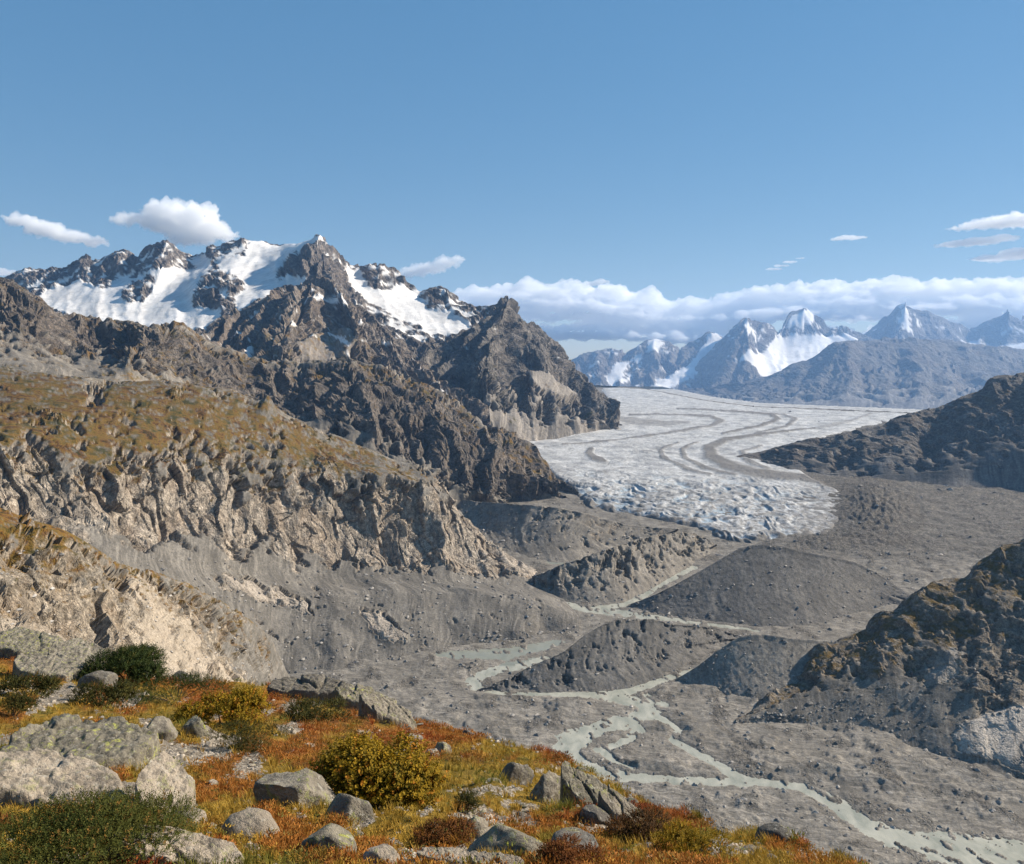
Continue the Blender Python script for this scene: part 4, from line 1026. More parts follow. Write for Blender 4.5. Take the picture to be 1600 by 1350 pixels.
r5 = [(-260, 1105, 12.6), (0, 1112, 12.6), (200, 1124, 12.6), (400, 1140, 12.4), (560, 1158, 12.2), (700, 1184, 11.4), (820, 1214, 10.3), (920, 1248, 9.0), (1000, 1282, 7.8), (1100, 1306, 6.8), (1220, 1334, 5.7), (1360, 1385, 4.6), (1750, 1540, 3.2)]
r4 = [(-260, 1180, 8.0), (0, 1184, 8.0), (200, 1192, 8.0), (400, 1202, 8.0), (600, 1220, 7.9), (760, 1245, 7.5), (900, 1278, 6.8), (1040, 1310, 6.1), (1180, 1342, 5.2), (1360, 1402, 4.3), (1750, 1550, 3.1)]
r3 = [(-260, 1256, 5.6), (0, 1256, 5.6), (300, 1264, 5.6), (600, 1280, 5.5), (820, 1304, 5.25), (1000, 1332, 4.9), (1180, 1366, 4.5), (1750, 1560, 3.0)]
r2 = [(-260, 1336, 4.05), (200, 1338, 4.05), (600, 1350, 4.0), (900, 1370, 3.9), (1200, 1420, 3.6), (1750, 1580, 2.9)]
r1 = [(-260, 1470, 2.75), (600, 1480, 2.7), (1200, 1530, 2.65), (1750, 1640, 2.5)]
r0 = [(-260, 1800, 1.7), (600, 1800, 1.7), (1200, 1820, 1.7), (1750, 1860, 1.7)]
def fback(pts, ky, dz):
    return [(CX + (x - CX) / ky * 1.0, HY + ((y - HY) / F * Y + dz) / (Y * ky) * F, Y * ky) for x, y, Y in pts]
frow = [fback(cr, 3.0, 70), fback(cr, 1.5, 14), fback(cr, 1.12, 2.2), cr, r6, r5, r4, r3, r2, r1, r0]
nuF, nvF = 500, 310
RR = np.array([resample(p, np.zeros((len(p), 1)), nuF)[0] for p in frow])
d = np.hypot(np.diff(RR[:, :, 0], axis=0), np.diff(RR[:, :, 1], axis=0)).mean(1)
d = np.clip(d, 12, 90)
d[:3] = 10
d[-2:] = 28
vv = np.concatenate([[0], np.cumsum(d)])
GF = pchip(vv, RR, np.linspace(0, vv[-1], nvF))
vcrest = int(vv[3] / vv[-1] * nvF)
FP = W1(GF[..., 0], GF[..., 1], 1 / GF[..., 2])
FN = normals_grid(FP)
qf = FP.reshape(-1, 3)
lump = fbm(qf / 1.1 + 3, 4, .5).reshape(nvF, nuF)
tuss = fbm(qf / .22 + 9, 3, .55).reshape(nvF, nuF)
dist = 1 / GF[..., 2]
FD = .10 * lump * sstep(2, 8, dist) + .02 * tuss + .02 * lump + .05 * sstep(6, 20, dist) * fbm(qf / 2.4 + 30, 3).reshape(nvF, nuF)
FP = FP + FN * FD[..., None]
gpx = CX + FP[..., 0] / FP[..., 1] * F
gpy = HY - FP[..., 2] / FP[..., 1] * F
# cover: where stones show, where heath turns rust, where moss is green
gq = np.stack([gpx.ravel() / 60, gpy.ravel() / 26, qf[:, 0] * 0 + 3], -1)
gravel = fbm(gq + 5, 4, .55).reshape(nvF, nuF)
rust = fbm(gq * .8 + 25, 3, .5).reshape(nvF, nuF)
def spot(x, y, rx, ry, a):
    return a * np.exp(-(((gpx - x) / rx) ** 2 + ((gpy - y) / ry) ** 2))
for s_ in [(120, 1085, 90, 14, .8), (290, 1165, 90, 22, .9), (330, 1190, 60, 12, .6), (700, 1340, 90, 20, .9), (760, 1270, 90, 22, .8), (560, 1290, 90, 14, .5), (1170, 1325, 60, 18, .8), (470, 1098, 80, 10, .6), (640, 1165, 60, 20, .4), (850, 1300, 70, 9, .5)]:
    gravel += spot(*s_)
for s_ in [(360, 1100, 70, 20, 1.0), (300, 1060, 120, 14, .5), (90, 1055, 120, 14, .9), (700, 1150, 60, 14, .9), (800, 1280, 130, 14, .7), (1000, 1290, 140, 14, .9), (330, 1210, 60, 25, .7), (900, 1345, 90, 20, .8), (690, 1310, 50, 14, .7), (430, 1330, 80, 16, .5), (1250, 1325, 80, 12, .6)]:
    rust += spot(*s_)
for s_ in [(730, 1220, 70, 35, .9), (640, 1270, 80, 30, .7), (300, 1150, 100, 20, .4), (1090, 1320, 60, 20, .9)]:
    rust -= spot(*s_)
m_soil = bpy.data.materials.new('alpine_turf')
t = NT(m_soil)
geo = t.n('ShaderNodeNewGeometry')
att = t.n('ShaderNodeAttribute', attribute_name='masks')
sep = t.n('ShaderNodeSeparateColor')
t.l(att.outputs['Color'], sep.inputs[0])
Pn = geo.outputs['Position']
na, nb, ncn = t.noise(Pn, 3.0, 5, .65), t.noise(Pn, 14.0, 5, .7), t.noise(Pn, 60.0, 3, .7)
moss = t.ramp(na, [(.3, (.06, .055, .012)), (.5, (.20, .13, .022)), (.66, (.32, .19, .035))])
rst = t.ramp(na, [(.3, (.08, .035, .012)), (.55, (.23, .09, .022)), (.7, (.32, .15, .035))])
veg = t.mix(sep.outputs[1], moss, rst)
veg = t.mix(.6, veg, t.ramp(nb, [(.3, .12), (.6, .6), (.8, .85)]), 'OVERLAY')
vor = t.n('ShaderNodeTexVoronoi', i_Scale=9.0, feature='F1')
t.l(Pn, vor.inputs['Vector'])
stn = t.mix(t.ramp(nb, [(.38, 0.0), (.62, 1.0)]), (.13, .105, .075), (.40, .34, .265))
bw = t.n('ShaderNodeRGBToBW')
t.l(vor.outputs['Color'], bw.inputs[0])
stn = t.mix(.5, stn, bw.outputs[0], 'SOFT_LIGHT')
stn = t.mix(t.ramp(ncn, [(.5, 0.0), (.62, .7)]), stn, (.07, .06, .05))
gm = t.math('ADD', sep.outputs[0], t.math('MULTIPLY', t.math('SUBTRACT', nb, .5), 1.5))
col = t.mix(t.ramp(gm, [(.5, 0.0), (.62, 1.0)]), veg, stn)
bs = t.n('ShaderNodeBsdfPrincipled', i_Roughness=.95)
bs.inputs['Specular IOR Level'].default_value = .1
t.l(col, bs.inputs['Base Color'])
bp = t.n('ShaderNodeBump', i_Strength=1.0, i_Distance=.05)
t.l(t.math('ADD', nb, t.math('MULTIPLY', ncn, .4)), bp.inputs['Height'])
t.l(bp.outputs[0], bs.inputs['Normal'])
out = t.n('ShaderNodeOutputMaterial')
t.l(bs.outputs[0], out.inputs[0])
me = mesh_np('ground', FP.reshape(-1, 3), grid_faces(nvF, nuF))
gmask = sstep(.05, .75, gravel)
rmask = sstep(-.1, .45, rust)
set_col(me, 'masks', np.stack([gmask, rmask, gmask * 0, gmask * 0], -1))
new_obj('ground', me, m_soil, kind='structure', label='near slope of autumn turf, heath and gravel')

front = np.zeros((nvF, nuF), bool)
front[vcrest:] = True
_fi = np.argwhere(front & (gpx > -60) & (gpx < 1660) & (gpy < 1420))
_fx, _fy = gpx[_fi[:, 0], _fi[:, 1]], gpy[_fi[:, 0], _fi[:, 1]]
def ground_at(px, py):
    """ground point seen at a frame pixel, its normal and the size of a pixel there"""
    k = np.argmin((_fx - px) ** 2 + (_fy - py) ** 2)
    i, j = _fi[k]
    p = FP[i, j]
    return Vector(p), Vector(FN[i, j]), p[1] / F

# ------------------------------------------------------------------ boulders
def rock_mat(name, c0, c1, lichen=(.30, .33, .06), lich=.5, dark=.5, scale=1.0, bump=.6):
    m = bpy.data.materials.new(name)
    t = NT(m)
    tc = t.n('ShaderNodeTexCoord')
    geo = t.n('ShaderNodeNewGeometry')
    P = geo.outputs['Position']
    oi = t.n('ShaderNodeObjectInfo')
    a, b, c = t.noise(P, 2.6 * scale, 6, .65, .3), t.noise(P, 13 * scale, 5, .7), t.noise(P, 55 * scale, 4, .75)
    base = t.ramp(a, [(.3, c0), (.68, c1)])
    base = t.mix(.55, base, t.ramp(c, [(.28, .2), (.55, .55), (.75, .9)]), 'OVERLAY')
    base = t.mix(t.ramp(t.math('ADD', t.math('MULTIPLY', b, .7), t.math('MULTIPLY', c, .3)), [(.51, 0.0), (.56, dark)]), base, (.045, .042, .038))
    lm = t.noise(P, 11 * scale, 7, .78, .6)
    base = t.mix(t.ramp(lm, [(.555, 0.0), (.60, lich)]), base, lichen)
    lm2 = t.noise(P, 17 * scale, 6, .75, .3)
    base = t.mix(t.ramp(lm2, [(.57, 0.0), (.62, .6)]), base, (.42, .40, .34))
    base = t.mix(t.math('MULTIPLY', oi.outputs['Random'], .3), base, (.24, .20, .15))
    bs = t.n('ShaderNodeBsdfPrincipled', i_Roughness=.9)
    bs.inputs['Specular IOR Level'].default_value = .2
    t.l(base, bs.inputs['Base Color'])
    bp = t.n('ShaderNodeBump', i_Strength=bump, i_Distance=.09 / scale)
    t.l(t.math('ADD', b, t.math('MULTIPLY', c, .5)), bp.inputs['Height'])
    t.l(bp.outputs[0], bs.inputs['Normal'])
    out = t.n('ShaderNodeOutputMaterial')
    t.l(bs.outputs[0], out.inputs[0])
    return m
M_GREY = rock_mat('grey_granite', (.12, .105, .082), (.31, .272, .21), lich=.5, dark=.65)
M_PALE = rock_mat('pale_granite', (.22, .18, .135), (.46, .385, .295), lich=.3, dark=.6)
M_LICH = rock_mat('lichen_granite', (.095, .088, .066), (.26, .23, .17), lichen=(.33, .34, .06), lich=.85, dark=.7)
M_DARK = rock_mat('dark_rock', (.055, .052, .046), (.17, .155, .135), lichen=(.24, .22, .05), lich=.4, dark=.5)

def rock_mesh(name, seed, size, sub=4, cuts=9, sharp=.75, rough=.05, flat=None, fsharp=.7):
    """angular boulder: a sphere cut by random planes, then roughened; size (x,y,z) half extents"""
    r = np.random.default_rng(seed)
    co, fc = ICO[sub]
    co = co.copy()
    nrm = r.normal(size=(cuts, 3))
    nrm /= np.linalg.norm(nrm, axis=1, keepdims=True)
    if flat is not None:
        nrm = np.concatenate([nrm, np.asarray(flat, float).reshape(-1, 3)])
    nrm /= np.linalg.norm(nrm, axis=1, keepdims=True)
    nf = 0 if flat is None else len(np.asarray(flat).reshape(-1, 3))
    for k_, n in enumerate(nrm):
        lim = (fsharp if k_ >= len(nrm) - nf else sharp)
        dd = co @ n - (lim + .22 * (r.random() - .35))
        co -= np.maximum(dd, 0)[:, None] * n
    nr = co / (np.linalg.norm(co, axis=1, keepdims=True) + 1e-6)
    wq = co + .25 * np.stack([perlin(co * 1.7 + seed), perlin(co * 1.7 + seed + 40), perlin(co * 1.7 + seed + 80)], -1)
    crk = np.abs(perlin(wq * 1.6 + seed * 7))
    co += nr * (.05 * fbm(co * 1.3 + seed, 2) + rough * .8 * (ridged(co * 2.2 + seed * 3, 4, .45) - .5) + rough * .4 * fbm(co * 8 + seed, 3) - rough * .9 * (1 - sstep(0, .05, crk)))[:, None]
    co *= np.asarray(size, f32)
    return mesh_np(name, co, fc)

def boulder(label, px, py, w, h, mat, seed, depth=None, tilt=(0, 0, 0), sink_=.5, cuts=14, sharp=.72, rough=.05, name='boulder', flat=None, cat='boulder', nudge=0, fsharp=.62):
    """px, py: foot centre in the frame; w, h: size in frame pixels"""
    p, n, u = ground_at(px, py)
    hx, hz = w * u / 2 * 1.12, h * u * .92
    me = rock_mesh(name, seed, (hx, depth * u / 2 if depth else hx * .8, hz), cuts=cuts, sharp=sharp, rough=rough, flat=flat, fsharp=fsharp)
    o = new_obj(name, me, mat, label=label, category=cat)
    o.location = p + Vector((0, hx * .35 + nudge, -hz * .12))
    o.rotation_euler = tilt
    return o

def slab(label, px, py, w, py_top, hf, sx, sy, mat, seed, name='rock_slab', crack=.75, amp=.028, skew=0.0, yaw=0.0):
    """fractured bedrock slab: foot centre (px, py), width w, its top reaching up to row py_top; sx, sy: slopes of the top"""
    p, n, u = ground_at(px, py)
    r = np.random.default_rng(seed)
    hx, z0 = w * u / 2, hf * u
    zf = p.z + z0
    tb = (HY - py_top) / F
    dep = max(.12, (tb * p.y - zf) / (sy - tb)) if abs(sy - tb) > 1e-3 else hx
    dep = min(dep, 5 * hx)
    nx, ny = 96, 76
    X, Yy = np.meshgrid(np.linspace(-1.12, 1.12, nx), np.linspace(-.12, 1.12, ny))
    k = 9
    ang = np.sort(2 * math.pi * (np.arange(k) + .6 * (r.random(k) - .5)) / k)
    sup = (np.abs(np.cos(ang)) ** 3.2 + np.abs(np.sin(ang)) ** 3.2) ** (-1 / 3.2)
    sup *= .84 + .2 * r.random(k)
    pts = np.stack([np.cos(ang) * sup, np.sin(ang) * sup], -1)
    nw = np.stack([X.ravel() * 2.2, Yy.ravel() * 2.2, X.ravel() * 0 + seed], -1)
    w1_, w2_ = perlin(nw).reshape(X.shape), perlin(nw + 40).reshape(X.shape)
    Xw, Yw = X + .06 * w1_, Yy + .05 * w2_
    yc = (Yw - .5) * 2
    th = np.mod(np.arctan2(yc, Xw), 2 * math.pi)
    sg = np.mod(np.searchsorted(ang, th.ravel(), side='right') - 1, k).reshape(X.shape)
    p0, e1 = pts[sg], pts[(sg + 1) % k] - pts[sg]
    dx_, dy_ = np.cos(th), np.sin(th)
    Rr = (p0[..., 0] * e1[..., 1] - p0[..., 1] * e1[..., 0]) / (dx_ * e1[..., 1] - dy_ * e1[..., 0] + 1e-9)
    e = np.abs(Rr) - np.hypot(Xw, yc)
    asp = hx / dep
    f1, c1 = facets((Xw / crack * 1.0 + 5 * seed).ravel(), (Yw / crack / asp * .8 + seed).ravel())
    f2, c2 = facets((Xw / crack * 2.7 + 2 * seed).ravel(), (Yw / crack / asp * 2.2 + seed + 9).ravel())
    top = z0 + sx * X * hx + sy * Yy * dep + skew * X * Yy * hx
    rel = amp * min(hx, dep * 1.2) * 2 * (f1 + .4 * f2 - .55 * (1 - c1) - .18 * (1 - c2)).reshape(X.shape) + .03 * min(hx, dep) * fbm(nw * 4, 4, .55).reshape(X.shape)
    Z = top + rel
    wall = sstep(-.07, .05, e + .03 * w1_ + .03 * f2.reshape(X.shape))
    low = -(.35 + .5 * hx) - .55 * np.maximum(Yy, 0) * dep
    Z = low + (Z - low) * wall
    co = np.stack([X * hx, Yy * dep, Z], -1)
    me = mesh_np(name, co.reshape(-1, 3), grid_faces(ny, nx)[:, ::-1])
    o = new_obj(name, me, mat, label=label, category='rock')
    o.location = p
    o.rotation_euler = (0, 0, yaw)
    return o

boulder('large grey lichen-speckled boulder in front of the golden bush', 450, 1262, 126, 76, M_GREY, 11, tilt=(0, .18, .3), cuts=8, flat=[(-.6, -.7, -.1), (.5, -.8, .1), (-.2, .1, .95)], sharp=.72)
boulder('grey boulder leaning against the right side of the large lichen boulder', 541, 1286, 78, 50, M_GREY, 14, tilt=(0, .1, -.3), flat=[(.1, -.9, -.1), (.7, -.3, .4)])
boulder('low rounded pale boulder half buried below the large boulder', 381, 1308, 92, 36, M_PALE, 15, sharp=.86, rough=.03)
boulder('small rounded grey boulder beside the tip of the standing slab', 291, 1292, 54, 32, M_PALE, 16, sharp=.88, rough=.03)
boulder('squat boulder with yellow-green lichen near the bottom edge', 508, 1334, 80, 40, M_LICH, 17, sharp=.82)
boulder('small pale boulder at the bottom edge below the lichen boulder', 592, 1352, 58, 28, M_PALE, 18, sharp=.85)
slab('long flat mottled slab at the bottom edge beside the green juniper', 258, 1352, 220, 1296, 10, -.22, .0, M_PALE, 19)
slab('wide dark slab crusted with yellow lichen at the left edge', 78, 1212, 262, 1116, 14, -.10, .02, M_LICH, 20, crack=.7)
slab('pale sunlit slab sloping down in front of the lichen-crusted slab', 50, 1268, 320, 1180, 16, -.26, .05, M_PALE, 21, crack=.8)
slab('standing slab with a pale right face above the small rounded boulder', 232, 1276, 84, 1180, 8, -.7, .25, M_PALE, 22, crack=.9)
boulder('lichen-green boulder left of the yellow bush on the upper slope', 300, 1150, 44, 42, M_LICH, 23)
boulder('low grey rock beside the lichen-green boulder on the upper slope', 242, 1152, 60, 36, M_GREY, 24)
slab('grey rock outcrop at the left edge below the spur', 52, 1062, 124, 1022, 8, -.15, .1, M_GREY, 25, name='rock_outcrop')
slab('dark grey rock with moss on the skyline at the left edge', 20, 1030, 120, 985, 10, -.25, .1, M_LICH, 26, name='rock_outcrop')
slab('grey angular rock just left of the dark green pine bush', 104, 1048, 96, 1000, 12, -.3, .12, M_GREY, 27, name='rock_outcrop')
boulder('grey wedge of rock at the foot of the dark green pine bush', 146, 1070, 60, 26, M_DARK, 28)
boulder('small dark rock on the skyline right of the pine bush', 280, 1066, 36, 22, M_DARK, 29)
slab('long dark rock outcrop on the crest above the valley', 476, 1094, 136, 1054, 12, -.02, .25, M_DARK, 30, name='rock_outcrop', amp=.05)
slab('grey outcrop with yellow lichen falling from the dark crest rock', 566, 1112, 110, 1072, 12, -.25, .2, M_LICH, 31, name='rock_outcrop', amp=.05)
slab('pale grey wedge ending the outcrop at the valley side', 604, 1132, 96, 1092, 10, -.5, .2, M_GREY, 32, name='rock_outcrop', amp=.05)
boulder('dark upright rock, left of the pair on the slope edge', 806, 1232, 56, 58, M_DARK, 33, tilt=(0, .35, .2), sharp=.64, rough=.09, name='rock_outcrop', cat='rock', flat=[(.6, -.7, .1)])
boulder('pale upright rock, right of the pair on the slope edge', 852, 1250, 66, 64, M_GREY, 34, tilt=(0, .35, .2), sharp=.64, rough=.09, name='rock_outcrop', cat='rock', flat=[(.6, -.7, .1)])
slab('grassy grey outcrop right of the upright pair on the slope edge', 918, 1272, 96, 1200, 12, -.5, .5, M_LICH, 35, name='rock_outcrop', amp=.06)
slab('low outcrop at the end of the rocky slope edge', 978, 1288, 84, 1240, 8, -.55, .3, M_GREY, 36, name='rock_outcrop', amp=.06)
boulder('lichen-grey boulder in front of the slope edge outcrop', 892, 1278, 52, 32, M_LICH, 37)
boulder('dark boulder beside the lichen-grey one at the slope edge', 934, 1286, 52, 28, M_DARK, 38)
boulder('wide green-grey boulder with lichen at the bottom middle', 795, 1344, 118, 44, M_LICH, 39, sharp=.72, flat=[(-.2, -.8, .3)])
boulder('dark rounded boulder at the bottom middle by rust heath', 898, 1336, 80, 34, M_DARK, 40, sharp=.8)
boulder('grey stone behind the wide green-grey boulder', 738, 1304, 48, 30, M_GREY, 41)
slab('pale flat rock at the bottom edge left of the green-grey boulder', 775, 1362, 96, 1334, 8, -.1, .0, M_PALE, 42)
slab('pale broken slab at the bottom edge among gravel', 690, 1350, 96, 1324, 6, -.1, .0, M_PALE, 43)
boulder('dark hump of rock just over the crest at the right', 1216, 1318, 58, 26, M_DARK, 44, sharp=.8)
boulder('low pale rock at the right end of the near slope', 1160, 1330, 66, 24, M_PALE, 45, sharp=.72)
boulder('small grey rock on the crest left of the golden turf', 690, 1180, 30, 22, M_GREY, 46)
boulder('small dark rock on the skyline above the rust heath', 728, 1150, 24, 14, M_DARK, 47)
boulder('little pale rock on the turf right of the golden bush', 676, 1186, 26, 18, M_PALE, 48)

# ------------------------------------------------------------------ stones
def cover_points(n, rnd, keep):
    """n ground points spread evenly over the picture where keep(i, j) holds; bilinear on the ground grid"""
    out = []
    while sum(len(a[0]) for a in out) < n:
        k = n * 3
        vi = vcrest + rnd.random(k) * (nvF - 2 - vcrest)
        ui = rnd.random(k) * (nuF - 2)
        i, j = vi.astype(int), ui.astype(int)
        ok = keep(i, j, rnd.random(k)) & (gpx[i, j] > -40) & (gpx[i, j] < 1640) & (gpy[i, j] < 1400)
        i, j, fi, fj = i[ok], j[ok], (vi - vi.astype(int))[ok, None], (ui - ui.astype(int))[ok, None]
        p = (FP[i, j] * (1 - fi) + FP[i + 1, j] * fi) * (1 - fj) + (FP[i, j + 1] * (1 - fi) + FP[i + 1, j + 1] * fi) * fj
        out.append((p, FN[i, j], i, j))
    return [np.concatenate([a[q] for a in out])[:n] for q in range(4)]

rn = np.random.default_rng(3)
stone_me = [rock_mesh('stone', 200 + k, (1, .8, .55), sub=3, cuts=9, sharp=.68, rough=.05) for k in range(8)]
for k, me in enumerate(stone_me):
    me.materials.append((M_PALE, M_GREY, M_PALE, M_PALE, M_GREY, M_PALE, M_GREY, M_LICH)[k])
def stone_label(q, kind, big):
    x, y = CX + q[0] / q[1] * F, HY - q[2] / q[1] * F
    tone = ('pale', 'grey', 'pale', 'pale', 'grey', 'pale', 'grey', 'lichen-spotted')[kind]
    marks = [(447, 1240, 'the large grey lichen-speckled boulder'), (578, 1220, 'the large golden bush'), (193, 1050, 'the dark green pine bush'), (338, 1120, 'the yellow-green bush'),
             (90, 1180, 'the wide lichen-crusted slab'), (258, 1335, 'the long flat bottom slab'), (830, 1220, 'the upright pair of rocks'), (795, 1325, 'the wide green-grey boulder'),
             (500, 1080, 'the crest outcrop'), (1090, 1325, 'the golden moss bush'), (30, 1080, 'the dark olive cushion'), (372, 1160, 'the dark low bush'), (690, 1310, 'the rust heath clump'), (1000, 1300, 'the brown heath clump')]
    mx, my, nm = min(marks, key=lambda a: (a[0] - x) ** 2 + 4 * (a[1] - y) ** 2)
    side = ('left of' if x < mx else 'right of') if abs(x - mx) > 1.3 * abs(y - my) else ('above' if y < my else 'below')
    return f'{("tiny", "small", "fist-sized", "chunky")[big]} {tone} loose stone {side} {nm}'
p, n_, i, j = cover_points(230, rn, lambda i, j, r: r < gmask[i, j] ** 1.3 + .03)
for k in range(230):
    o = bpy.data.objects.new('stone', stone_me[k % 8])
    scene.collection.objects.link(o)
    sz = p[k][1] / F * (4.5 + 9 * rn.random() ** 2)
    o.location = p[k] + np.array([0, 0, sz * .12])
    o.scale = (sz * (1 + .5 * rn.random()), sz, sz)
    o.rotation_euler = (rn.normal() * .25, rn.normal() * .25, rn.random() * 6.28)
    o['label'] = stone_label(p[k], k % 8, int(min(3, (sz * F / p[k][1] - 4.5) / 2.2)))
    o['category'] = 'stone'
    o['group'] = 'loose stones on the near slope'

M_LEAF = tint_mat('leaf_green', .75, .3)

co1, fc1 = ICO1
N = 5200
p, n_, i, j = cover_points(N, rn, lambda i, j, r: r < gmask[i, j] ** 1.5 + .02)
sz = p[:, 1] / F * (1.0 + 3.2 * rn.random(N) ** 2.5) * 1.2
g = .20 + .26 * rn.random((N, 1))
scatter_mesh('gravel', co1, fc1, p + [0, 0, .0], sz, rn.random(N) * 6.28, g * np.array([[1, .86, .68]]), M_PEB, 'pale gravel and small stones strewn over the near slope')

# ------------------------------------------------------------------ grass and heath
def patch_col(i, j, r, kind):
    ru = rmask[i, j][:, None]
    gn = sstep(.1, .6, lump[i, j])[:, None]
    a = np.array([[.36, .225, .035]]) * (1 - gn) + np.array([[.15, .145, .025]]) * gn
    b = np.array([[.36, .145, .028]]) * (1 - gn) + np.array([[.25, .065, .018]]) * gn
    c = a * (1 - ru) + b * ru
    return c * (.6 + .8 * r[:, None])
# a tuft: nine bent blades
bl, bf = [], []
for k in range(9):
    a = k * 2.4
    dx, dy = math.cos(a), math.sin(a)
    L, w, lean = .7 + .3 * ((k * 7) % 5) / 4, .035, .25 + .35 * ((k * 3) % 4) / 3
    b0 = len(bl)
    bl += [(dx * .08 - dy * w, dy * .08 + dx * w, -.1), (dx * .08 + dy * w, dy * .08 - dx * w, -.1),
           (dx * (.08 + lean * .4) - dy * w * .7, dy * (.08 + lean * .4) + dx * w * .7, L * .55), (dx * (.08 + lean * .4) + dy * w * .7, dy * (.08 + lean * .4) - dx * w * .7, L * .55),
           (dx * (.08 + lean * 1.2), dy * (.08 + lean * 1.2), L)]
    bf += [(b0, b0 + 1, b0 + 3), (b0, b0 + 3, b0 + 2), (b0 + 2, b0 + 3, b0 + 4)]
N = 10500
p, n_, i, j = cover_points(N, rn, lambda i, j, r: r < 1 - .93 * gmask[i, j])
r = rn.random(N)
sc = (.05 + .065 * rn.random(N)) * (.6 + .4 * sstep(3, 9, p[:, 1])) * (1 + .8 * sstep(8, 22, p[:, 1]))
scatter_mesh('grass', np.array(bl, f32), np.array(bf, np.int32), p, sc, rn.random(N) * 6.28, patch_col(i, j, r, 0), M_LEAF, 'short ochre and green alpine grass on the near slope')
# heath: little domed sprigs of small leaves
hl, hf = [], []
rr = np.random.default_rng(5)
for k in range(16):
    v = rr.normal(size=3)
    v[2] = abs(v[2])
    v /= np.linalg.norm(v)
    c0 = v * np.array([1, 1, .62]) * (.55 + .5 * rr.random())
    tdir = rr.normal(size=3)
    tdir = np.cross(v, tdir)
    tdir /= np.linalg.norm(tdir)
    sd = np.cross(v, tdir)
    b0 = len(hl)
    hl += [c0 - tdir * .14, c0 + sd * .08 + v * .1, c0 + v * .30 + tdir * .05, c0 - sd * .08 + v * .1]
    hf += [(b0, b0 + 1, b0 + 2), (b0, b0 + 2, b0 + 3)]
N = 9000
p, n_, i, j = cover_points(N, rn, lambda i, j, r: r < (rmask[i, j] * .85 + .12) * (1 - .95 * gmask[i, j]))
r = rn.random(N)
sc = (.045 + .075 * rn.random(N) ** 1.8) * (.7 + .9 * sstep(5, 20, p[:, 1]))
cc = patch_col(i, j, r, 1) * np.where(rn.random((N, 1)) < .25, np.array([[.55, .9, 1.1]]), np.array([[1, 1, 1]]))
scatter_mesh('heath', np.array(hl, f32), np.array(hf, np.int32), p, sc, rn.random(N) * 6.28, cc, M_LEAF, 'rust and brown dwarf heath mats on the near slope')

# ------------------------------------------------------------------ shrubs
# one leafy sprig: a bent twig with needles, in a unit box pointing up
def sprig(kind, seed):
    r = np.random.default_rng(seed)
    L, Fc = [], []
    n = 9
    for k in range(n):
        z = .12 + .88 * k / n
        a = k * 2.4 + r.random()
        ln = (.36 if kind == 'needle' else .28) * (1.1 - .6 * z)
        wd = .055 if kind == 'needle' else .115
        d = np.array([math.cos(a), math.sin(a), .75])
        d /= np.linalg.norm(d)
        sd = np.array([-math.sin(a), math.cos(a), 0])
        c = np.array([.10 * math.sin(z * 2), 0, z])
        b0 = len(L)
        L += [c, c + d * ln * .5 + sd * wd, c + d * ln, c + d * ln * .5 - sd * wd]
        Fc += [(b0, b0 + 1, b0 + 2), (b0, b0 + 2, b0 + 3)]
    return np.array(L, f32), np.array(Fc, np.int32)

M_TWIG = bpy.data.materials.new('twig_bark')
M_TWIG.use_nodes = True
t = NT(M_TWIG)
geo = t.n('ShaderNodeNewGeometry')
bs = t.n('ShaderNodeBsdfPrincipled', i_Roughness=.9)
t.l(t.ramp(t.noise(geo.outputs['Position'], 30, 4, .6), [(.3, (.05, .035, .022)), (.7, (.13, .095, .06))]), bs.inputs['Base Color'])
out = t.n('ShaderNodeOutputMaterial')
t.l(bs.outputs[0], out.inputs[0])

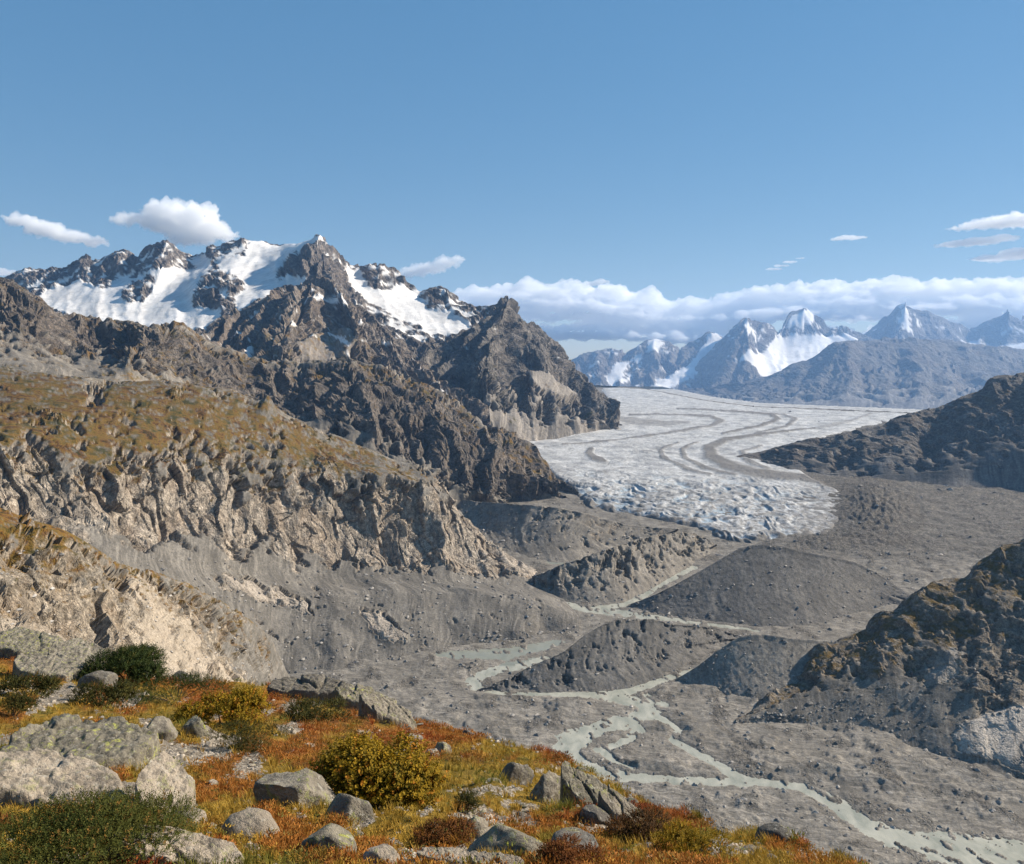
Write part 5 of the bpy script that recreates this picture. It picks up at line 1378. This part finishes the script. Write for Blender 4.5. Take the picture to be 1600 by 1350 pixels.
def shrub(label, px, py, w, h, cols, seed, kind='leaf', nsp=900, depth=.8, name='shrub', lobes=9, tip=None, lean=0.0, spr=1.0):
    p, n, u = ground_at(px, py)
    nsp = int(nsp * 1.45)
    r = np.random.default_rng(seed)
    hx, hy, hz = w * u / 2, w * u / 2 * depth, h * u
    root = new_obj(name, None, None, label=label, category='bush')
    root.location = p + Vector((0, hy * .5, -.02))
    # lobes of foliage
    lc = np.stack([(r.random(lobes) - .5) * 1.5 * hx, (r.random(lobes) - .5) * 1.5 * hy, hz * (.15 + .45 * r.random(lobes))], -1)
    lr = np.stack([hx * (.30 + .22 * r.random(lobes)), hy * (.32 + .22 * r.random(lobes)), hz * (.34 + .2 * r.random(lobes))], -1)
    env = 1 - np.clip((lc[:, 0] / hx) ** 2 + (lc[:, 1] / hy) ** 2, 0, 1)
    lc[:, 2] = hz * (.08 + .50 * np.sqrt(env) * (.6 + .4 * r.random(lobes)))
    which = r.integers(0, lobes, nsp)
    v = r.normal(size=(nsp, 3))
    v /= np.linalg.norm(v, axis=1, keepdims=True)
    v[:, 2] = np.where(v[:, 2] < -.25, -v[:, 2], v[:, 2])
    rad = .3 + .75 * r.random(nsp) ** .6
    pos = lc[which] + v * lr[which] * rad[:, None]
    pos[:, 2] = np.maximum(pos[:, 2], .0)
    gz = np.zeros(nsp)
    dirv = v * np.array([1.1, 1.1, .8]) + np.array([lean, 0, .35]) + r.normal(size=(nsp, 3)) * .35
    dirv /= np.linalg.norm(dirv, axis=1, keepdims=True)
    size = (.145 + .10 * r.random(nsp)) * min(hx, hz * 1.4) * spr
    sco, sfc = sprig(kind, seed)
    a = np.cross(dirv, r.normal(size=(nsp, 3)))
    a /= np.linalg.norm(a, axis=1, keepdims=True)
    b = np.cross(dirv, a)
    co = pos[:, None] + (a[:, None] * sco[None, :, 0:1] + b[:, None] * sco[None, :, 1:2] + dirv[:, None] * sco[None, :, 2:3]) * size[:, None, None]
    fc = sfc[None] + (np.arange(nsp) * len(sco))[:, None, None]
    me = mesh_np('foliage', co.reshape(-1, 3), fc.reshape(-1, 3), False)
    cols = np.asarray(cols, f32)
    mixv = np.clip(.5 + .35 * perlin(pos / (.35 * hx) + seed) + .22 * r.normal(size=nsp), 0, 1)[:, None]
    c = cols[0] * (1 - mixv) + cols[1] * mixv
    if len(cols) > 2:
        c = np.where(r.random((nsp, 1)) < .07, cols[2], c)
    c = c * (.85 + .3 * r.random((nsp, 1)))
    set_col(me, 'tint', np.repeat(np.concatenate([c, np.ones((nsp, 1))], 1), len(sco), 0))
    new_obj('foliage', me, M_LEAF, root)
    # twigs from the base into the lobes
    C, Fq = [], []
    for k in range(lobes):
        tgt = lc[k] + np.array([0, 0, lr[k][2] * .5])
        st = np.array([tgt[0] * .25, tgt[1] * .25, -.03])
        axis = tgt - st
        axis /= np.linalg.norm(axis)
        s1 = np.cross(axis, [0.3, 1, .2])
        s1 /= np.linalg.norm(s1)
        s2 = np.cross(axis, s1)
        b0 = len(C)
        rad0 = .014 * min(hx, hz) * 2
        for f_ in (0, .5, 1):
            cc_ = st + (tgt - st) * f_ + np.array([0, 0, .12 * hz * math.sin(f_ * 3.14)])
            for q in range(5):
                an = q * 1.2566
                C.append(cc_ + (s1 * math.cos(an) + s2 * math.sin(an)) * rad0 * (1 - .7 * f_))
        for f_ in (0, 1):
            for q in range(5):
                i0, i1 = b0 + f_ * 5 + q, b0 + f_ * 5 + (q + 1) % 5
                Fq.append((i0, i1, i1 + 5, i0 + 5))
    new_obj('stem', mesh_np('stem', np.array(C), np.array(Fq)), M_TWIG, root)
    return root

GOLD = [(.11, .085, .008), (.36, .22, .014), (.40, .17, .018)]
GREEN = [(.014, .028, .008), (.05, .065, .012), (.10, .09, .02)]
OLIVE = [(.03, .036, .010), (.085, .075, .016), (.13, .075, .02)]
JUN = [(.045, .06, .012), (.12, .115, .022), (.24, .13, .03)]
shrub('large golden bush right of the grey boulders', 578, 1264, 196, 78, GOLD, 51, nsp=2600, lobes=16, lean=.15)
shrub('dark green pine bush on the upper left skyline', 193, 1068, 112, 44, GREEN, 52, 'needle', nsp=2400, lobes=10, lean=.1)
shrub('yellow-green bush beside the lichen-green boulder', 338, 1138, 120, 42, GOLD, 53, nsp=1300, lobes=10)
shrub('dark green mat of dwarf bush left of the yellow-green bush', 262, 1102, 150, 24, GREEN, 54, 'needle', nsp=1000, lobes=11)
shrub('olive mat of dwarf bush on the upper left slope', 152, 1108, 100, 30, OLIVE, 55, nsp=800, lobes=9)
shrub('dark low bush above the gravel left of the large boulder', 372, 1170, 116, 24, OLIVE, 56, 'needle', nsp=1000, lobes=10)
shrub('broad green juniper filling the bottom left corner', 92, 1385, 310, 74, JUN, 57, 'needle', nsp=3600, lobes=20, spr=.75)
shrub('low juniper sprawl at the right side of the corner juniper', 205, 1330, 150, 42, JUN, 58, 'needle', nsp=1300, lobes=11, spr=.9)
shrub('small dark green mat below the crest outcrop', 492, 1128, 92, 26, OLIVE, 59, nsp=700, lobes=8)
shrub('dark olive cushion at the left edge of the slope', 34, 1090, 84, 28, OLIVE, 60, nsp=700, lobes=8)
shrub('olive cushion at the left edge above the lichen slab', 12, 1122, 62, 30, OLIVE, 61, nsp=500, lobes=7)
shrub('brown-green cushion in front of the dark slope rocks', 726, 1268, 52, 28, OLIVE, 62, nsp=500, lobes=7)
shrub('rust heath bush at the bottom beside the dark boulder', 888, 1358, 96, 34, [(.10, .035, .01), (.22, .08, .02), (.26, .13, .03)], 63, nsp=900, lobes=9)
shrub('rust heath clump right of the golden bush', 690, 1322, 84, 30, [(.09, .035, .01), (.20, .08, .02), (.10, .09, .02)], 64, nsp=800, lobes=8)
shrub('golden moss bush near the right end of the slope', 1090, 1340, 110, 30, GOLD, 65, nsp=900, lobes=9)
shrub('dark brown heath clump on the right part of the slope', 1000, 1312, 96, 30, [(.05, .03, .012), (.13, .06, .018), (.16, .10, .02)], 66, nsp=900, lobes=9)
# ------------------------------------------------------------------ clouds (beyond and above the haze)
def cloud_mat(name, density):
    m = bpy.data.materials.new(name)
    t = NT(m)
    v = t.n('ShaderNodeVolumePrincipled')
    v.inputs['Color'].default_value = (.9985, .998, .9975, 1)
    v.inputs['Density'].default_value = density
    v.inputs['Anisotropy'].default_value = 0.0
    out = t.n('ShaderNodeOutputMaterial')
    t.l(v.outputs[0], out.inputs['Volume'])
    return m
M_CLOUD = cloud_mat('cloud_vapour', .0026)
M_WISP = cloud_mat('wisp_vapour', .0022)

def cloud(label, blobs, Y, mat, seed, voxel, amp, lam, deep=1.0, flat=.35):
    """blobs: (px, py, rx, ry) ellipses in the frame at depth Y (valley units), melted together and billowed"""
    r = np.random.default_rng(seed)
    u = S * Y / F
    co0, fc0 = ICO[3]
    C, Fc = [], []
    for (x, y, rx, ry) in blobs:
        dy = (r.random() - .5) * rx * u * .8 * deep
        c = W(np.array(x), np.array(y), np.array(Y)) + np.array([0, dy, 0])
        v = co0 * np.array([rx, rx * .8 * deep, ry]) * u
        v[:, 2] = np.where(v[:, 2] < 0, v[:, 2] * (1 - flat), v[:, 2])
        Fc.append(fc0 + sum(len(q) for q in C))
        C.append(v + c)
    me0 = mesh_np('cloud_blobs', np.concatenate(C), np.concatenate(Fc))
    tmp = bpy.data.objects.new('tmp', me0)
    scene.collection.objects.link(tmp)
    md = tmp.modifiers.new('r', 'REMESH')
    md.mode = 'VOXEL'
    md.voxel_size = voxel * u
    dg = bpy.context.evaluated_depsgraph_get()
    ev = tmp.evaluated_get(dg)
    me = bpy.data.meshes.new_from_object(ev)
    bpy.data.objects.remove(tmp)
    bpy.data.meshes.remove(me0)
    n = len(me.vertices)
    co = np.empty(n * 3, f32)
    me.vertices.foreach_get('co', co)
    co = co.reshape(-1, 3)
    nr = np.empty(n * 3, f32)
    me.vertices.foreach_get('normal', nr)
    nr = nr.reshape(-1, 3)
    q = co / u * np.array([.55, .8, 1.15])
    bill = 0
    a, f_ = 1.0, 1.0
    for k in range(5):
        bill = bill + a * (np.abs(perlin(q * f_ / lam + seed + 9 * k)) * 2 - .55)
        a *= .58
        f_ *= 2.1
    co = co + nr * (bill * amp * u)[:, None]
    me.vertices.foreach_set('co', np.ascontiguousarray(co, f32).ravel())
    me.polygons.foreach_set('use_smooth', np.ones(len(me.polygons), bool))
    me.update()
    return new_obj('cloud', me, mat, label=label, category='cloud')

rc = np.random.default_rng(12)
blobs = []
top = [(690, 470), (740, 448), (800, 440), (880, 434), (940, 440), (1000, 452), (1060, 464), (1110, 462), (1160, 452), (1220, 442), (1270, 436), (1340, 434), (1420, 432), (1500, 434), (1600, 432), (1720, 430), (1850, 430)]
tx = np.array([a for a, b in top], float)
ty = np.array([b for a, b in top], float)
for x in np.arange(700, 1830, 13):
    yt = np.interp(x, tx, ty)
    rr_ = 7 + 11 * rc.random() ** 1.5
    blobs.append((x + rc.normal() * 6, yt + rr_ * .9 + 12 * rc.random() ** 2, rr_ * 1.9, rr_ * .95))
    blobs.append((x + rc.normal() * 8, yt + 22 + 8 * rc.random(), 30 + 20 * rc.random(), 9 + 6 * rc.random()))
    blobs.append((x + rc.normal() * 8, yt + 40 + 12 * rc.random(), 40 + 30 * rc.random(), 9 + 7 * rc.random()))
    if rc.random() < .9:
        blobs.append((x + rc.normal() * 10, yt + 34 + (545 - yt - 40) * rc.random(), 50 + 50 * rc.random(), 5 + 6 * rc.random()))
cloud('long bank of bright cloud behind the far mountains', blobs, 23500, M_CLOUD, 1, 2.8, 6.0, 18, deep=.7)
cloud('puffy white cloud above the snowy massif at the left', [(285, 352, 52, 24), (320, 362, 44, 20), (250, 345, 40, 20), (215, 342, 28, 9), (190, 344, 20, 6), (350, 368, 24, 12), (300, 376, 40, 12), (270, 335, 40, 18), (310, 338, 36, 18)], 21500, M_WISP, 2, 2.2, 8.0, 14)
cloud('thin slanting cloud at the far left of the sky', [(45, 348, 26, 11), (75, 360, 32, 14), (105, 370, 34, 11), (140, 378, 26, 6), (20, 342, 14, 6)], 21500, M_WISP, 3, 1.8, 6.0, 12)
cloud('pale scrap of cloud cut by the left edge of the picture', [(-10, 425, 26, 8), (-40, 420, 30, 12)], 21500, M_WISP, 4, 1.6, 3.0, 15)
cloud('small ragged cloud over the ridge right of the massif', [(645, 424, 24, 9), (670, 420, 26, 11), (695, 412, 22, 10), (715, 406, 12, 8), (625, 430, 18, 6)], 21500, M_WISP, 5, 1.6, 5.0, 10)
cloud('feathery cloud streak at the upper right edge', [(1600, 345, 60, 11), (1540, 352, 44, 7), (1650, 340, 50, 14), (1500, 358, 26, 3)], 21500, M_WISP, 6, 1.8, 4.5, 12)
cloud('second feathery cloud streak below the upper right one', [(1500, 381, 30, 5), (1535, 377, 34, 7), (1570, 372, 26, 6), (1475, 384, 16, 3)], 21500, M_WISP, 7, 1.7, 2.4, 14)
cloud('third feathery cloud streak, lowest at the right edge', [(1600, 398, 44, 10), (1560, 403, 34, 5), (1530, 405, 22, 3), (1650, 395, 40, 12)], 21500, M_WISP, 8, 1.7, 2.6, 14)
cloud('thin lone wisp of cloud in the blue right of centre', [(1325, 371, 20, 4.5), (1340, 372, 14, 3), (1308, 374, 10, 2)], 21500, M_WISP, 9, 1.0, 1.5, 10)
cloud('tiny faint wisp of cloud above the cloud bank', [(1236, 409, 12, 2.4), (1208, 421, 14, 2.2), (1222, 415, 12, 1.6), (1250, 404, 8, 1.6)], 21500, M_WISP, 10, .8, 1.0, 8)
cloud('small puff on the top edge of the cloud bank', [(938, 441, 14, 5), (925, 444, 12, 5)], 21500, M_WISP, 11, 1.0, 1.8, 9)
# ------------------------------------------------------------------ air
def haze_box():
    x, y0, y1, z0, z1 = 22000 * S, -700.0, 20600 * S, -1500 * S, 1380 * S
    co = [(-x, y0, z0), (x, y0, z0), (x, y1, z0), (-x, y1, z0), (-x, y0, z1), (x, y0, z1), (x, y1, z1), (-x, y1, z1)]
    fc = [(0, 3, 2, 1), (4, 5, 6, 7), (0, 1, 5, 4), (1, 2, 6, 5), (2, 3, 7, 6), (3, 0, 4, 7)]
    m = bpy.data.materials.new('haze_air')
    t = NT(m)
    v = t.n('ShaderNodeVolumePrincipled')
    v.inputs['Color'].default_value = (.32, .57, 1.0, 1)
    v.inputs['Density'].default_value = 0.000017
    v.inputs['Anisotropy'].default_value = 0.2
    out = t.n('ShaderNodeOutputMaterial')
    t.l(v.outputs[0], out.inputs['Volume'])
    return new_obj('haze', mesh_np('haze', co, fc, False), m, kind='stuff', label='pale blue haze in the air over the valley')
haze_box()
